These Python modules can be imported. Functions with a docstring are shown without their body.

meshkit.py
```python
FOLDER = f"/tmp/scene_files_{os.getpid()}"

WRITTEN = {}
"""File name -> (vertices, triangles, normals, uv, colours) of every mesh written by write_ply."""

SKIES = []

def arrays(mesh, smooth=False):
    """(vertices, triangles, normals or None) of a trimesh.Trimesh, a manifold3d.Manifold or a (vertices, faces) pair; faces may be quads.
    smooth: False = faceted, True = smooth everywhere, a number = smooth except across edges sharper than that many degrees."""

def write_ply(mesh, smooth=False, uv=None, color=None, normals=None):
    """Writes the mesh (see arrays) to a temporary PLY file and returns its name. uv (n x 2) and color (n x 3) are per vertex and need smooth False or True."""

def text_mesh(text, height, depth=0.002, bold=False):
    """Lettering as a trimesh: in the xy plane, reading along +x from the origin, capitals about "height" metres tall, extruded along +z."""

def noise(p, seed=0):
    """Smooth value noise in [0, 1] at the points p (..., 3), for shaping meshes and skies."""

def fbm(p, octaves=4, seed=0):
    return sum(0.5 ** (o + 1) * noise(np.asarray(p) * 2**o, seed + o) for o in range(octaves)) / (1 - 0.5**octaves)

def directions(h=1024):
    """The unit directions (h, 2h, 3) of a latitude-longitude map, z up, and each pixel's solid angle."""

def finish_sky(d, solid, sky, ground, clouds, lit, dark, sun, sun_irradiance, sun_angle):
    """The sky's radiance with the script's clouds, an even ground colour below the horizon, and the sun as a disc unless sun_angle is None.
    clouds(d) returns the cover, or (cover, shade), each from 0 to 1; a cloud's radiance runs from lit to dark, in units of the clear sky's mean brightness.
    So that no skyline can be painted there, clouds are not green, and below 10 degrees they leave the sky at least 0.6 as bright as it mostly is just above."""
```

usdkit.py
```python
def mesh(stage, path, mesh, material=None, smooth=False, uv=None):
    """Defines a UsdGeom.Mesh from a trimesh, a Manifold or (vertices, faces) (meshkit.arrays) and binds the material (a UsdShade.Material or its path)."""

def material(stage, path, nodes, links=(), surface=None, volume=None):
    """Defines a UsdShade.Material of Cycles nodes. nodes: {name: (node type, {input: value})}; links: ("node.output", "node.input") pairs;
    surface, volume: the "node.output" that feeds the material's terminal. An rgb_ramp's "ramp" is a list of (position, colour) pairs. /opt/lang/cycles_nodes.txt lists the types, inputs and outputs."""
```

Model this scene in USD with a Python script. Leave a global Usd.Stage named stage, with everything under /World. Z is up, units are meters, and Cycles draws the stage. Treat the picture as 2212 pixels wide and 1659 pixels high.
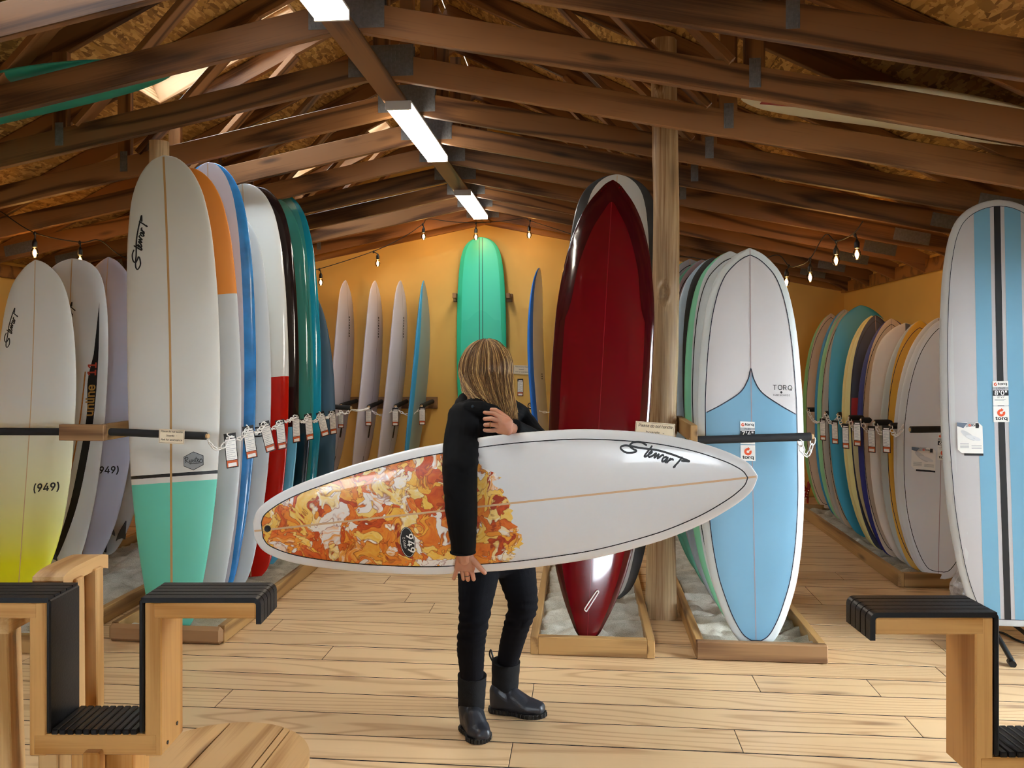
import math, random
import numpy as np
import trimesh
import manifold3d as m3
from shapely.geometry import Polygon, LineString, Point, box as sbox
from shapely import affinity, prepared
from shapely.ops import unary_union
from pxr import Usd, UsdGeom, UsdShade, UsdLux, Gf, Sdf, Vt
import usdkit, meshkit

random.seed(7)
rng = np.random.default_rng(7)
stage = Usd.Stage.CreateInMemory()
UsdGeom.SetStageUpAxis(stage, UsdGeom.Tokens.z)
UsdGeom.SetStageMetersPerUnit(stage, 1.0)
UsdGeom.Xform.Define(stage, '/World')
UsdGeom.Scope.Define(stage, '/World/Looks')

# ---------------------------------------------------------------- camera, sky, exposure
YAW, F, CX, CY, EYE = math.radians(5.17), 1680.0, 1106.0, 768.0, 1.53
CA, SA = math.cos(YAW), math.sin(YAW)
cam = UsdGeom.Camera.Define(stage, '/World/camera')
cam.CreateHorizontalApertureAttr(36.0)
cam.CreateVerticalApertureAttr(27.0)
cam.CreateFocalLengthAttr(36.0 * F / 2212)
cam.CreateVerticalApertureOffsetAttr(-(829.5 - CY) / 2212 * 36.0)
cam.CreateClippingRangeAttr(Gf.Vec2f(0.05, 200))
cam.CreateExposureAttr(0.18)
_m = Gf.Matrix4d().SetRotate(Gf.Rotation(Gf.Vec3d(1, 0, 0), 90) * Gf.Rotation(Gf.Vec3d(0, 0, 1), math.degrees(YAW)))
_m.SetTranslateOnly(Gf.Vec3d(0, 0, EYE))
cam.AddTransformOp().Set(_m)

SKY = 8.0        # daylight through skylights, door and windows
TUBE = 24.0      # fluorescent diffusers
BULB = 165.0      # string light filaments
dome = UsdLux.DomeLight.Define(stage, '/World/sky')
dome.CreateIntensityAttr(SKY)
dome.CreateColorAttr(Gf.Vec3f(0.90, 0.95, 1.0))


def ray(px, py):
    u, v = (px - CX) / F, (CY - py) / F
    return np.array([u * CA - SA, CA + u * SA, v])


def P(px, py, Y):
    """The point of the room at depth Y (metres from the front of the shop) that the photograph shows there."""
    d = ray(px, py)
    return d * (Y / d[1]) + (0, 0, EYE)


def G(px, py, z=0.0):
    d = ray(px, py)
    return d * ((z - EYE) / d[2]) + (0, 0, EYE)


def PXZ(px, Y, z):
    p = P(px, CY, Y)
    return np.array([p[0], Y, z])


def lin(c):
    c = np.array([int(c[i:i + 2], 16) for i in (0, 2, 4)]) / 255 if isinstance(c, str) else np.asarray(c, float)
    return tuple(np.where(c < 0.04045, c / 12.92, ((c + 0.055) / 1.055) ** 2.4))


# ---------------------------------------------------------------- materials
MATS = {}


def M(name, make):
    if name not in MATS:
        MATS[name] = make(f'/World/Looks/{name}')
    return MATS[name]


def paint(name, c, rough=0.45, coat=0.0, bump=0.0, bscale=300, metal=0.0, var=0.0, vscale=6, sheen=0.0, sub=None, spec=0.5):
    def make(path):
        col = lin(c)
        nodes = {'p': ('principled_bsdf', dict(base_color=col, roughness=rough, coat_weight=coat, coat_roughness=0.04, metallic=metal, sheen_weight=sheen, specular_ior_level=spec))}
        links = []
        if sub:
            nodes['p'][1].update(subsurface_weight=sub, subsurface_scale=0.01)
        if bump or var:
            nodes['tc'] = ('texture_coordinate', {})
        if var:
            nodes['nv'] = ('noise_texture', dict(scale=vscale, detail=4))
            nodes['r'] = ('rgb_ramp', {'ramp': [(0.25, tuple(x * (1 - var) for x in col)), (0.75, tuple(min(1, x * (1 + var)) for x in col))]})
            links += [('tc.object', 'nv.vector'), ('nv.fac', 'r.fac'), ('r.color', 'p.base_color')]
        if bump:
            nodes['nb'] = ('noise_texture', dict(scale=bscale, detail=2))
            nodes['b'] = ('bump', dict(strength=bump, distance=0.002))
            links += [('tc.object', 'nb.vector'), ('nb.fac', 'b.height'), ('b.normal', 'p.normal')]
        return usdkit.material(stage, path, nodes, links, surface='p.BSDF')
    return M(name, make)


def emit(name, c, strength):
    return M(name, lambda path: usdkit.material(stage, path, {'e': ('emission', dict(color=lin(c), strength=strength))}, [], surface='e.emission'))


def wood(name, light, dark, rough=0.55, rings=9.0, streak=0.55, knots=0.5, tone=0.16, size=1.0, coat=0.0, knot='3a2412', sharp=3.0, fine=110):
    """Grain runs along each piece's own x axis; every piece takes its own figure and tone from its random number."""
    def make(path):
        L, D, K = lin(light), lin(dark), lin(knot)
        nodes = {
            'tc': ('texture_coordinate', {}), 'oi': ('object_info', {}),
            'k': ('math', dict(math_type='multiply', value2=53.0)), 'o': ('combine_xyz', {}),
            'mp': ('mapping', dict(scale=(1, 1, 1))),
            'ma': ('mapping', dict(scale=(0.45 * size, 5.0 * size, 5.0 * size))),
            'na': ('noise_texture', dict(scale=1.0, detail=1.5, roughness=0.4)),
            'm1': ('math', dict(math_type='multiply', value2=rings * 6.28)),
            's': ('math', dict(math_type='sine')),
            'mb': ('mapping', dict(scale=(2.6 * size, fine * size, fine * size))),
            'nb': ('noise_texture', dict(scale=1.0, detail=4, roughness=0.6, distortion=0.4)),
            's1': ('math', dict(math_type='multiply_add', value2=0.5, value3=0.5)), 's2': ('math', dict(math_type='power', value2=sharp)),
            'h': ('math', dict(math_type='subtract', value1=1.0)),
            'g': ('mix_float', dict(fac=streak)),
            'r': ('rgb_ramp', {'ramp': [(0.26, D), (0.5, tuple((a * 0.55 + b * 0.45) for a, b in zip(L, D))), (0.68, L)]}),
            'mk': ('mapping', dict(scale=(1.5 * size, 6.5 * size, 6.5 * size))),
            'v': ('voronoi_texture', dict(scale=1.0, randomness=1.0)),
            'kr': ('rgb_ramp', {'ramp': [(0.05, (knots,) * 3), (0.10, (knots * 0.5,) * 3), (0.16, (0, 0, 0))]}),
            'mx': ('mix', dict(color2=K)),
            'tn': ('math', dict(math_type='multiply_add', value2=2 * tone, value3=1 - tone)),
            'hv': ('hsv', {}),
            'b': ('bump', dict(strength=0.25, distance=0.0015)),
            'p': ('principled_bsdf', dict(roughness=rough, coat_weight=coat, coat_roughness=0.15)),
        }
        links = [('oi.random', 'k.value1'), ('k.value', 'o.x'), ('k.value', 'o.y'), ('k.value', 'o.z'), ('tc.object', 'mp.vector'), ('o.vector', 'mp.location'),
                 ('mp.vector', 'ma.vector'), ('ma.vector', 'na.vector'), ('na.fac', 'm1.value1'), ('m1.value', 's.value1'), ('s.value', 's1.value1'), ('s1.value', 's2.value1'), ('s2.value', 'h.value2'),
                 ('mp.vector', 'mb.vector'), ('mb.vector', 'nb.vector'), ('h.value', 'g.a'), ('nb.fac', 'g.b'), ('g.result', 'r.fac'),
                 ('mp.vector', 'mk.vector'), ('mk.vector', 'v.vector'), ('v.distance', 'kr.fac'), ('kr.color', 'mx.fac'), ('r.color', 'mx.color1'),
                 ('oi.random', 'tn.value1'), ('tn.value', 'hv.value'), ('mx.color', 'hv.color'), ('hv.color', 'p.base_color'), ('g.result', 'b.height'), ('b.normal', 'p.normal')]
        return usdkit.material(stage, path, nodes, links, surface='p.BSDF')
    return M(name, make)


def osb(path):
    pal = [lin('7c5628'), lin('a87a3c'), lin('c4964e'), lin('d8ac66'), lin('b5883e'), lin('8f6630')]
    nodes = {'tc': ('texture_coordinate', {}), 'p': ('principled_bsdf', dict(roughness=0.7))}
    links = []
    for k, ang in enumerate((0.3, 1.35, 2.4)):
        nodes |= {f'm{k}': ('mapping', dict(rotation=(0, 0, ang), location=(k * 7.3, k * 3.1, 0), scale=(9, 42, 3))), f'v{k}': ('voronoi_texture', dict(scale=1.0)),
                  f's{k}': ('separate_color', {}), f'r{k}': ('rgb_ramp', {'ramp': pal})}
        links += [('tc.object', f'm{k}.vector'), (f'm{k}.vector', f'v{k}.vector'), (f'v{k}.color', f's{k}.color'), (f's{k}.r', f'r{k}.fac')]
    nodes |= {'c': ('noise_texture', dict(scale=9, detail=3)), 'c1': ('math', dict(math_type='greater_than', value2=0.52)), 'c2': ('math', dict(math_type='greater_than', value2=0.5)),
              'd': ('noise_texture', dict(scale=13, detail=3)), 'x1': ('mix', {}), 'x2': ('mix', {}), 'b': ('bump', dict(strength=0.3, distance=0.002))}
    links += [('tc.object', 'c.vector'), ('tc.object', 'd.vector'), ('c.fac', 'c1.value1'), ('d.fac', 'c2.value1'), ('c1.value', 'x1.fac'), ('c2.value', 'x2.fac'),
              ('r0.color', 'x1.color1'), ('r1.color', 'x1.color2'), ('x1.color', 'x2.color1'), ('r2.color', 'x2.color2'), ('x2.color', 'p.base_color'), ('s0.g', 'b.height'), ('b.normal', 'p.normal')]
    return usdkit.material(stage, path, nodes, links, surface='p.BSDF')


def glass(name, tint=(1, 1, 1)):
    return M(name, lambda path: usdkit.material(stage, path, {'f': ('fresnel', dict(IOR=1.45)), 't': ('transparent_bsdf', dict(color=tint)), 'g': ('glossy_bsdf', dict(color=(1, 1, 1), roughness=0.02)), 'x': ('mix_closure', {})},
                                               [('f.fac', 'x.fac'), ('t.BSDF', 'x.closure1'), ('g.BSDF', 'x.closure2')], surface='x.closure'))


W_FLOOR = wood('pine_floor', 'd8b689', 'be976c', rough=0.45, rings=17, streak=0.55, sharp=5, fine=190, knots=0.55, tone=0.06, size=0.8, coat=0.1, knot='6a4530')
W_TRUSS = wood('stained_truss', '8c6038', '4c2d15', rough=0.5, rings=5, knots=0.7, tone=0.22, knot='1c0e06')
W_TRIM = wood('fir_trim', 'a06b2e', '6f4519', rough=0.45, rings=4, knots=0.4, tone=0.1)
W_BOX = wood('treated_pine', 'ad8752', '7f5c32', rough=0.55, rings=5, knots=0.7, tone=0.12)
W_FIR = wood('clear_fir', 'd09a58', 'b0742f', rough=0.4, rings=7, streak=0.65, knots=0.15, tone=0.07, coat=0.15)
W_SAW = wood('pale_pine', 'cfa56c', 'a5763a', rough=0.5, rings=6, knots=0.5, tone=0.08)
W_LOG = wood('peeled_log', 'd6bb90', '8a6236', rough=0.5, rings=3, streak=0.75, knots=0.8, tone=0.05, size=0.7)
OSB = M('osb', osb)
WALLM = paint('ochre_wall', 'e6b95f', rough=0.6, bump=0.25, bscale=160, var=0.05, vscale=2)
FOAM = paint('black_foam', '1d1e21', rough=0.75, bump=0.4, bscale=500)
RUBBER = paint('black_rubber', '0c0c0e', rough=0.40, bump=0.2, bscale=250)
STEEL = paint('galvanised', '77787a', rough=0.4, metal=0.35, var=0.2, vscale=60)
BLACKP = paint('black_print', '0c0c0e', rough=0.5)
WHITEP = paint('white_paper', 'eceae4', rough=0.6)
CREAMP = paint('cream_card', 'e6d9bd', rough=0.7)
ORANGEP = paint('orange_print', 'e0521e', rough=0.5)
GREYP = paint('grey_print', 'a9abad', rough=0.6)
CHAINM = paint('white_plastic', 'f2f1ee', rough=0.3)
STRING = paint('basswood', 'caa77a', rough=0.45)

# ---------------------------------------------------------------- meshes and prims
COUNT = {}


def numbered(parent, name):
    k = COUNT.get((parent, name), 0)
    COUNT[(parent, name)] = k + 1
    return f'{parent}/{name}' + (f'_{k:03d}' if k else '')


def gm(m):
    return Gf.Matrix4d(*np.asarray(m, float).T.ravel().tolist())


def frame(x, y, z, o):
    m = np.eye(4)
    m[:3, 0], m[:3, 1], m[:3, 2], m[:3, 3] = x, y, z, o
    return m


def unit(v):
    v = np.asarray(v, float)
    return v / np.linalg.norm(v)


def setx(path, m):
    x = UsdGeom.Xformable(stage.GetPrimAtPath(path))
    ops = x.GetOrderedXformOps()
    (ops[0] if ops else x.AddTransformOp()).Set(gm(m))


def tag(path, label=None, cat=None, group=None, kind=None):
    p = stage.GetPrimAtPath(path)
    for k, v in dict(label=label, category=cat, group=group, kind=kind).items():
        if v:
            p.SetCustomDataByKey(k, v)


def thing(name, label, cat, loc=(0, 0, 0), group=None, kind=None, m=None):
    path = numbered('/World', name)
    UsdGeom.Xform.Define(stage, path)
    setx(path, frame((1, 0, 0), (0, 1, 0), (0, 0, 1), loc) if m is None else m)
    tag(path, label, cat, group, kind)
    return path


def origin(path):
    """World matrix of a thing."""
    return np.array(UsdGeom.Xformable(stage.GetPrimAtPath(path)).GetLocalTransformation()).T


def put(parent, name, mesh, mat, smooth=30, m=None, normals=None, label=None, world=False, kind=None):
    """ONE mesh part under parent. world: the vertices are in world coordinates (parent is a top-level thing)."""
    path = numbered(parent, name)
    if normals is not None:
        v, f = mesh
        n = normals
    else:
        v, f, n = meshkit.arrays(mesh, smooth)
    if world and parent != '/World':
        inv = np.linalg.inv(origin(parent))
        v = v @ inv[:3, :3].T + inv[:3, 3]
        n = None if n is None else n @ inv[:3, :3].T
    g = UsdGeom.Mesh.Define(stage, path)
    g.CreatePointsAttr(Vt.Vec3fArray.FromNumpy(np.ascontiguousarray(v, np.float32)))
    g.CreateFaceVertexCountsAttr(Vt.IntArray.FromNumpy(np.full(len(f), 3, np.int32)))
    g.CreateFaceVertexIndicesAttr(Vt.IntArray.FromNumpy(np.ascontiguousarray(f, np.int32).ravel()))
    g.CreateSubdivisionSchemeAttr('none')
    if n is not None:
        g.CreateNormalsAttr(Vt.Vec3fArray.FromNumpy(np.ascontiguousarray(n, np.float32)))
        g.SetNormalsInterpolation('vertex')
    UsdShade.MaterialBindingAPI.Apply(g.GetPrim()).Bind(mat)
    if m is not None:
        g.AddTransformOp().Set(gm(m))
    if label or kind:
        tag(path, label, kind=kind)
    return path


def copy_of(src, name, m, label=None, group=None):
    path = numbered('/World', name)
    x = UsdGeom.Xform.Define(stage, path)
    x.GetPrim().GetReferences().AddInternalReference(src)
    x.GetPrim().SetInstanceable(True)
    o = x.GetPrim().CreateAttribute('xformOp:transform', Sdf.ValueTypeNames.Matrix4d)
    o.Set(gm(m))
    tag(path, label, group=group)
    return path


BOXF = None


def cbox(lx, ly, lz, c=0.003):
    """Chamfered box centred at the origin (44 triangles)."""
    pts = []
    for sx in (-1, 1):
        for sy in (-1, 1):
            for sz in (-1, 1):
                x, y, z = sx * lx / 2, sy * ly / 2, sz * lz / 2
                pts += [(x - sx * c, y - sy * c, z), (x - sx * c, y, z - sz * c), (x, y - sy * c, z - sz * c)]
    h = trimesh.convex.convex_hull(np.array(pts))
    return h


def move(mesh, t):
    mesh = mesh.copy()
    mesh.apply_translation(t)
    return mesh


def bx(lo, hi, c=0.003):
    lo, hi = np.array(lo, float), np.array(hi, float)
    return move(cbox(*(hi - lo), c), (lo + hi) / 2)


def join(*ms):
    return trimesh.util.concatenate([m for m in ms])


def beam(parent, name, p0, p1, w, h, mat, up=(0, 0, 1), c=0.003, ext=0.0, mesh=None, label=None, rel=None):
    """Lumber from p0 to p1 (world), w across, h along up; its own x axis runs along the grain."""
    p0, p1 = np.asarray(p0, float), np.asarray(p1, float)
    x = unit(p1 - p0)
    y = unit(np.cross(up, x))
    z = np.cross(x, y)
    L = np.linalg.norm(p1 - p0) + 2 * ext
    m = frame(x, y, z, (p0 + p1) / 2)
    if parent != '/World':
        m = np.linalg.inv(origin(parent) if rel is None else rel) @ m
    return put(parent, name, mesh if mesh is not None else cbox(L, w, h, c), mat, smooth=False, m=m, label=label)


def tube(pts, r, n=10, closed=False, caps=True):
    pts = np.asarray(pts, float)
    k = len(pts)
    rr = np.broadcast_to(np.asarray(r, float), (k,))
    if closed:
        t = np.roll(pts, -1, 0) - np.roll(pts, 1, 0)
    else:
        t = np.gradient(pts, axis=0)
    t /= np.linalg.norm(t, axis=1, keepdims=True) + 1e-12
    a = np.array([0, 0, 1.0]) if abs(t[0][2]) < 0.9 else np.array([1.0, 0, 0])
    u = unit(np.cross(t[0], a))
    ring, us = [], []
    for i in range(k):
        u = unit(u - t[i] * np.dot(u, t[i]))
        w = np.cross(t[i], u)
        ang = np.arange(n) / n * 2 * np.pi
        ring.append(pts[i] + rr[i] * (np.cos(ang)[:, None] * u + np.sin(ang)[:, None] * w))
    v = np.vstack(ring)
    f = []
    for i in range(k if closed else k - 1):
        a0, b0 = i * n, ((i + 1) % k) * n
        for j in range(n):
            j2 = (j + 1) % n
            f += [(a0 + j, a0 + j2, b0 + j2), (a0 + j, b0 + j2, b0 + j)]
    if caps and not closed:
        v = np.vstack([v, pts[0], pts[-1]])
        for j in range(n):
            j2 = (j + 1) % n
            f += [(len(v) - 2, j2, j), (len(v) - 1, (k - 1) * n + j, (k - 1) * n + j2)]
    return trimesh.Trimesh(v, np.array(f), process=False)


def smoothpts(pts, n=8):
    """Catmull-Rom through the points."""
    p = np.asarray(pts, float)
    p = np.vstack([2 * p[0] - p[1], p, 2 * p[-1] - p[-2]])
    out = []
    for i in range(1, len(p) - 2):
        for t in np.linspace(0, 1, n, endpoint=False):
            a, b, c, d = p[i - 1], p[i], p[i + 1], p[i + 2]
            out.append(0.5 * (2 * b + (c - a) * t + (2 * a - 5 * b + 4 * c - d) * t * t + (3 * b - a - 3 * c + d) * t ** 3))
    return np.array(out + [p[-2]])


def lathe(profile, n=24):
    """profile: (r, z) pairs, around z."""
    p = np.asarray(profile, float)
    ang = np.arange(n) / n * 2 * np.pi
    v = np.vstack([np.stack([r * np.cos(ang), r * np.sin(ang), np.full(n, z)], 1) for r, z in p])
    f = []
    for i in range(len(p) - 1):
        for j in range(n):
            j2 = (j + 1) % n
            f += [(i * n + j, i * n + j2, (i + 1) * n + j2), (i * n + j, (i + 1) * n + j2, (i + 1) * n + j)]
    return trimesh.Trimesh(v, np.array(f), process=True)


def flat(poly, size=None):
    """Triangles of a shapely polygon in the plane, cut along a grid of the given size: (n,2) vertices and faces."""
    pieces = []
    for g in getattr(poly, 'geoms', [poly]):
        if g.geom_type != 'Polygon' or g.area < 1e-9:
            continue
        x0, y0, x1, y1 = g.bounds
        if not size or max(x1 - x0, y1 - y0) < size * 1.3:
            pieces.append(g)
            continue
        prep = prepared.prep(g)
        nx, ny = max(1, math.ceil((x1 - x0) / size)), max(1, math.ceil((y1 - y0) / size))
        xs, ys = np.linspace(x0, x1, nx + 1), np.linspace(y0, y1, ny + 1)
        for a, b in zip(xs, xs[1:]):
            for c, d in zip(ys, ys[1:]):
                cell = sbox(a, c, b, d)
                if prep.contains(cell):
                    pieces.append(cell)
                elif prep.intersects(cell):
                    pieces += [q for q in getattr(g.intersection(cell), 'geoms', [g.intersection(cell)]) if q.geom_type == 'Polygon' and q.area > 1e-10]
    vs, fs, k = [], [], 0
    for g in pieces:
        if len(g.exterior.coords) == 5 and not g.interiors:
            v, f = np.array(g.exterior.coords)[:4], np.array([(0, 1, 2), (0, 2, 3)])
        else:
            v, f = trimesh.creation.triangulate_polygon(g, engine='earcut')
        vs.append(v)
        fs.append(np.asarray(f) + k)
        k += len(v)
    v, f = np.vstack(vs), np.vstack(fs)
    _, first, inv = np.unique(np.round(v, 6), axis=0, return_index=True, return_inverse=True)
    v, f = v[first], inv.ravel()[f]
    a, b, c = v[f[:, 0]], v[f[:, 1]], v[f[:, 2]]
    s = (b[:, 0] - a[:, 0]) * (c[:, 1] - a[:, 1]) - (b[:, 1] - a[:, 1]) * (c[:, 0] - a[:, 0])
    f = np.where((s < 0)[:, None], f[:, ::-1], f)[np.abs(s) > 1e-12]
    return v, f


def extr(poly, h):
    return join(*[trimesh.creation.extrude_polygon(g, h, engine='earcut') for g in getattr(poly, 'geoms', [poly])])


def text_poly(text, height, bold=False):
    """Lettering as a shapely shape, origin at the lower left."""
    m = meshkit.text_mesh(text, height, 0.001, bold)
    top = m.faces[(m.face_normals[:, 2] > 0.9)]
    return unary_union([Polygon(m.vertices[t][:, :2]).buffer(height * 0.004, quad_segs=1) for t in top]).simplify(height * 0.014)


def strokes(paths, w):
    """Brush lettering: each path is points in the unit drawing, drawn with a round brush."""
    out = []
    for q in paths:
        q = np.array(q, float)
        s = smoothpts(q, 6) if len(q) > 2 else q
        out.append(LineString(s).buffer(w / 2, quad_segs=3))
    return unary_union(out)


SCRIPT = [  # the brush signature, drawn in a box about 5.6 wide and 1.2 high
    [(2.05, 1.02), (1.6, 1.16), (1.0, 1.1), (.72, .86), (1.05, .68), (1.3, .6), (1.1, .48), (.5, .42), (.05, .6), (.06, .76), (.5, .86), (1.6, .8), (3.0, .78), (4.2, .62), (5.2, .42), (5.6, .32), (5.0, .3)],
    [(2.5, .98), (2.25, .68), (1.98, .34), (2.12, .32), (2.35, .48)],
    [(2.3, .45), (2.55, .6), (2.5, .68), (2.32, .5), (2.34, .32), (2.6, .38)],
    [(2.62, .4), (2.9, .58), (2.78, .3), (3.12, .54), (3.05, .28), (3.4, .52), (3.5, .5)],
    [(3.72, .44), (3.5, .34), (3.42, .14), (3.6, .16), (3.86, .4), (3.72, .1)],
    [(3.84, .1), (4.08, .36), (3.98, .24), (4.2, .34), (4.3, .3)],
    [(4.98, .5), (4.7, .16), (4.4, -.14), (4.5, -.1)],
]
RIPSTER = [
    [(.35, .95), (.2, .3), (.28, .1)], [(.05, .8), (.3, 1.05), (.7, .95), (.6, .65), (.3, .55), (.6, .2), (.95, .1)], [(1.05, .55), (1.0, .15), (1.2, .2)],
    [(1.3, .55), (1.2, -.25)], [(1.3, .5), (1.55, .5), (1.5, .2), (1.28, .18)], [(1.9, .55), (1.72, .45), (1.9, .28), (1.75, .12)],
    [(2.2, .95), (2.12, .2), (2.3, .12)], [(1.95, .68), (2.45, .68)], [(2.4, .35), (2.65, .45), (2.55, .6), (2.42, .35), (2.6, .1), (2.8, .2)], [(2.9, .55), (2.85, .12)], [(2.88, .4), (3.1, .58), (3.25, .45)],
    [(3.25, .45), (3.3, .1), (3.0, -.1), (.9, -.1)],
]

# ---------------------------------------------------------------- the room
XC, XL, XR, YF, YB = -1.09, -5.0, 2.82, -2.8, 8.70
HALF = XR - XC
ROOF, SLOPE = 4.30, 0.5          # underside of the sheathing at the ridge
CH, CS = 3.04, 0.2               # underside of the bottom chords
TY = [8.50 - 0.62 * k for k in range(12)]


def struct(name, mesh, mat, **k):
    p = put('/World', name, mesh, mat, smooth=False, **k)
    tag(p, kind='structure')
    return p


# floor of planks, each its own piece
floor = thing('floor', None, None, kind='structure')
put(floor, 'subfloor', bx((XL, YF, -0.06), (XR, YB, -0.002)), paint('dark_subfloor', '2a2019', rough=0.9), smooth=False)
PW, Y0 = 0.187, 2.882
joints = {}
for jx, jy in ((704, 1414), (475, 1516), (1971, 1566), (2034, 1400), (2020, 1440), (832, 1257), (930, 1318), (1594, 1596), (1633, 1475), (1752, 1280), (1151, 1494), (1103, 1630), (1900, 1500)):
    g = G(jx, jy)
    joints.setdefault(math.floor((g[1] - Y0) / PW), []).append(g[0])
for r in range(-12, 32):
    y0, y1 = Y0 + r * PW, Y0 + (r + 1) * PW - 0.008
    if y1 > YB:
        break
    cuts = joints.get(r) or [XL + 0.6 + ((r * 2.37) % 3.4)]
    cuts = sorted(cuts)
    while cuts[0] - 3.6 > XL:
        cuts.insert(0, cuts[0] - 3.6)
    while cuts[-1] + 3.6 < XR:
        cuts.append(cuts[-1] + 3.6)
    ends = [XL] + [c for c in cuts if XL + 0.05 < c < XR - 0.05] + [XR]
    for a, b in zip(ends, ends[1:]):
        dz = rng.uniform(-0.0012, 0.0)
        beam(floor, 'plank', (a + 0.0015, (y0 + y1) / 2, -0.0125 + dz), (b - 0.0015, (y0 + y1) / 2, -0.0125 + dz), y1 - y0, 0.025, W_FLOOR, c=0.0012)

# walls
T = 0.12
top = ROOF - SLOPE * HALF
struct('wall_left', bx((XL - T, YF - T, -0.35), (XL, YB + T, top + 0.03)), WALLM)
DY0, DY1, DZ = 2.75, 4.15, 2.05
struct('wall_right', join(bx((XR, DY1, -0.35), (XR + T, YB + T, top + 0.03)), bx((XR, YF - T, -0.35), (XR + T, DY0, top + 0.03)), bx((XR, DY0, DZ), (XR + T, DY1, top + 0.03)), bx((XR, DY0, -0.35), (XR + T, DY1, 0))), WALLM)


def gable(y, t, holes=()):
    poly = Polygon([(XL, -0.35), (XR, -0.35), (XR, top), (XC, ROOF), (XL, top)])
    for h in holes:
        poly = poly.difference(sbox(*h))
    m = extr(poly, t)
    v = m.vertices
    m.vertices = np.c_[v[:, 0], y + v[:, 2], v[:, 1]]
    m.invert()
    return m


struct('wall_back', gable(YB, T), WALLM)
WIN = [(-3.6, 1.1, -2.4, 2.0), (0.3, 0.9, 1.7, 2.1)]
struct('wall_front', gable(YF - T, T, WIN), WALLM)
W_CURB = wood('window_pine', 'd6b48a', 'a87c4c', rough=0.5, knots=0.3)
PANE = glass('window_glass', (0.92, 0.95, 0.97))


def window(name, corners):
    """corners: four world points of the opening in order."""
    c = [np.array(q, float) for q in corners]
    w = thing(name, None, None, kind='structure')
    n = unit(np.cross(c[1] - c[0], c[3] - c[0]))
    for i in range(4):
        beam(w, 'frame', c[i], c[(i + 1) % 4], 0.05, 0.07, W_CURB, up=n)
    put(w, 'pane', (np.array([q + n * s for s in (-0.003, 0.003) for q in c]), np.array([(0, 1, 2), (0, 2, 3), (4, 6, 5), (4, 7, 6)])), PANE, smooth=False)
    return w


roofz = lambda x: ROOF - SLOPE * abs(x - XC)
SKYL = [(4.84, 5.34), (7.32, 7.83), (2.36, 2.86)]
SX0, SX1 = -3.02, -1.95
for k, (a, b) in enumerate(SKYL):
    n = np.array([-SLOPE, 0, 1]) / math.hypot(1, SLOPE) * 0.20
    window(f'window_{k + 1}', [np.array([x, y, roofz(x)]) + n for x, y in ((SX0, a), (SX1, a), (SX1, b), (SX0, b))])
    w = f'/World/window_{k + 1}'
    for (xa, ya), (xb, yb) in (((SX0, a), (SX1, a)), ((SX1, a), (SX1, b)), ((SX1, b), (SX0, b)), ((SX0, b), (SX0, a))):
        beam(w, 'reveal', np.array([xa, ya, roofz(xa)]) + n * 0.5, np.array([xb, yb, roofz(xb)]) + n * 0.5, 0.02, 0.20, W_CURB, up=n)
for k, h in enumerate(WIN):
    window(f'window_{k + 4}', [(h[0], YF - 0.06, h[1]), (h[2], YF - 0.06, h[1]), (h[2], YF - 0.06, h[3]), (h[0], YF - 0.06, h[3])])
window('door_1', [(XR + 0.06, DY0, 0.04), (XR + 0.06, DY1, 0.04), (XR + 0.06, DY1, DZ), (XR + 0.06, DY0, DZ)])
beam('/World/door_1', 'stile', (XR + 0.06, 3.45, 0.05), (XR + 0.06, 3.45, DZ), 0.06, 0.06, W_CURB, up=(1, 0, 0))
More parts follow.
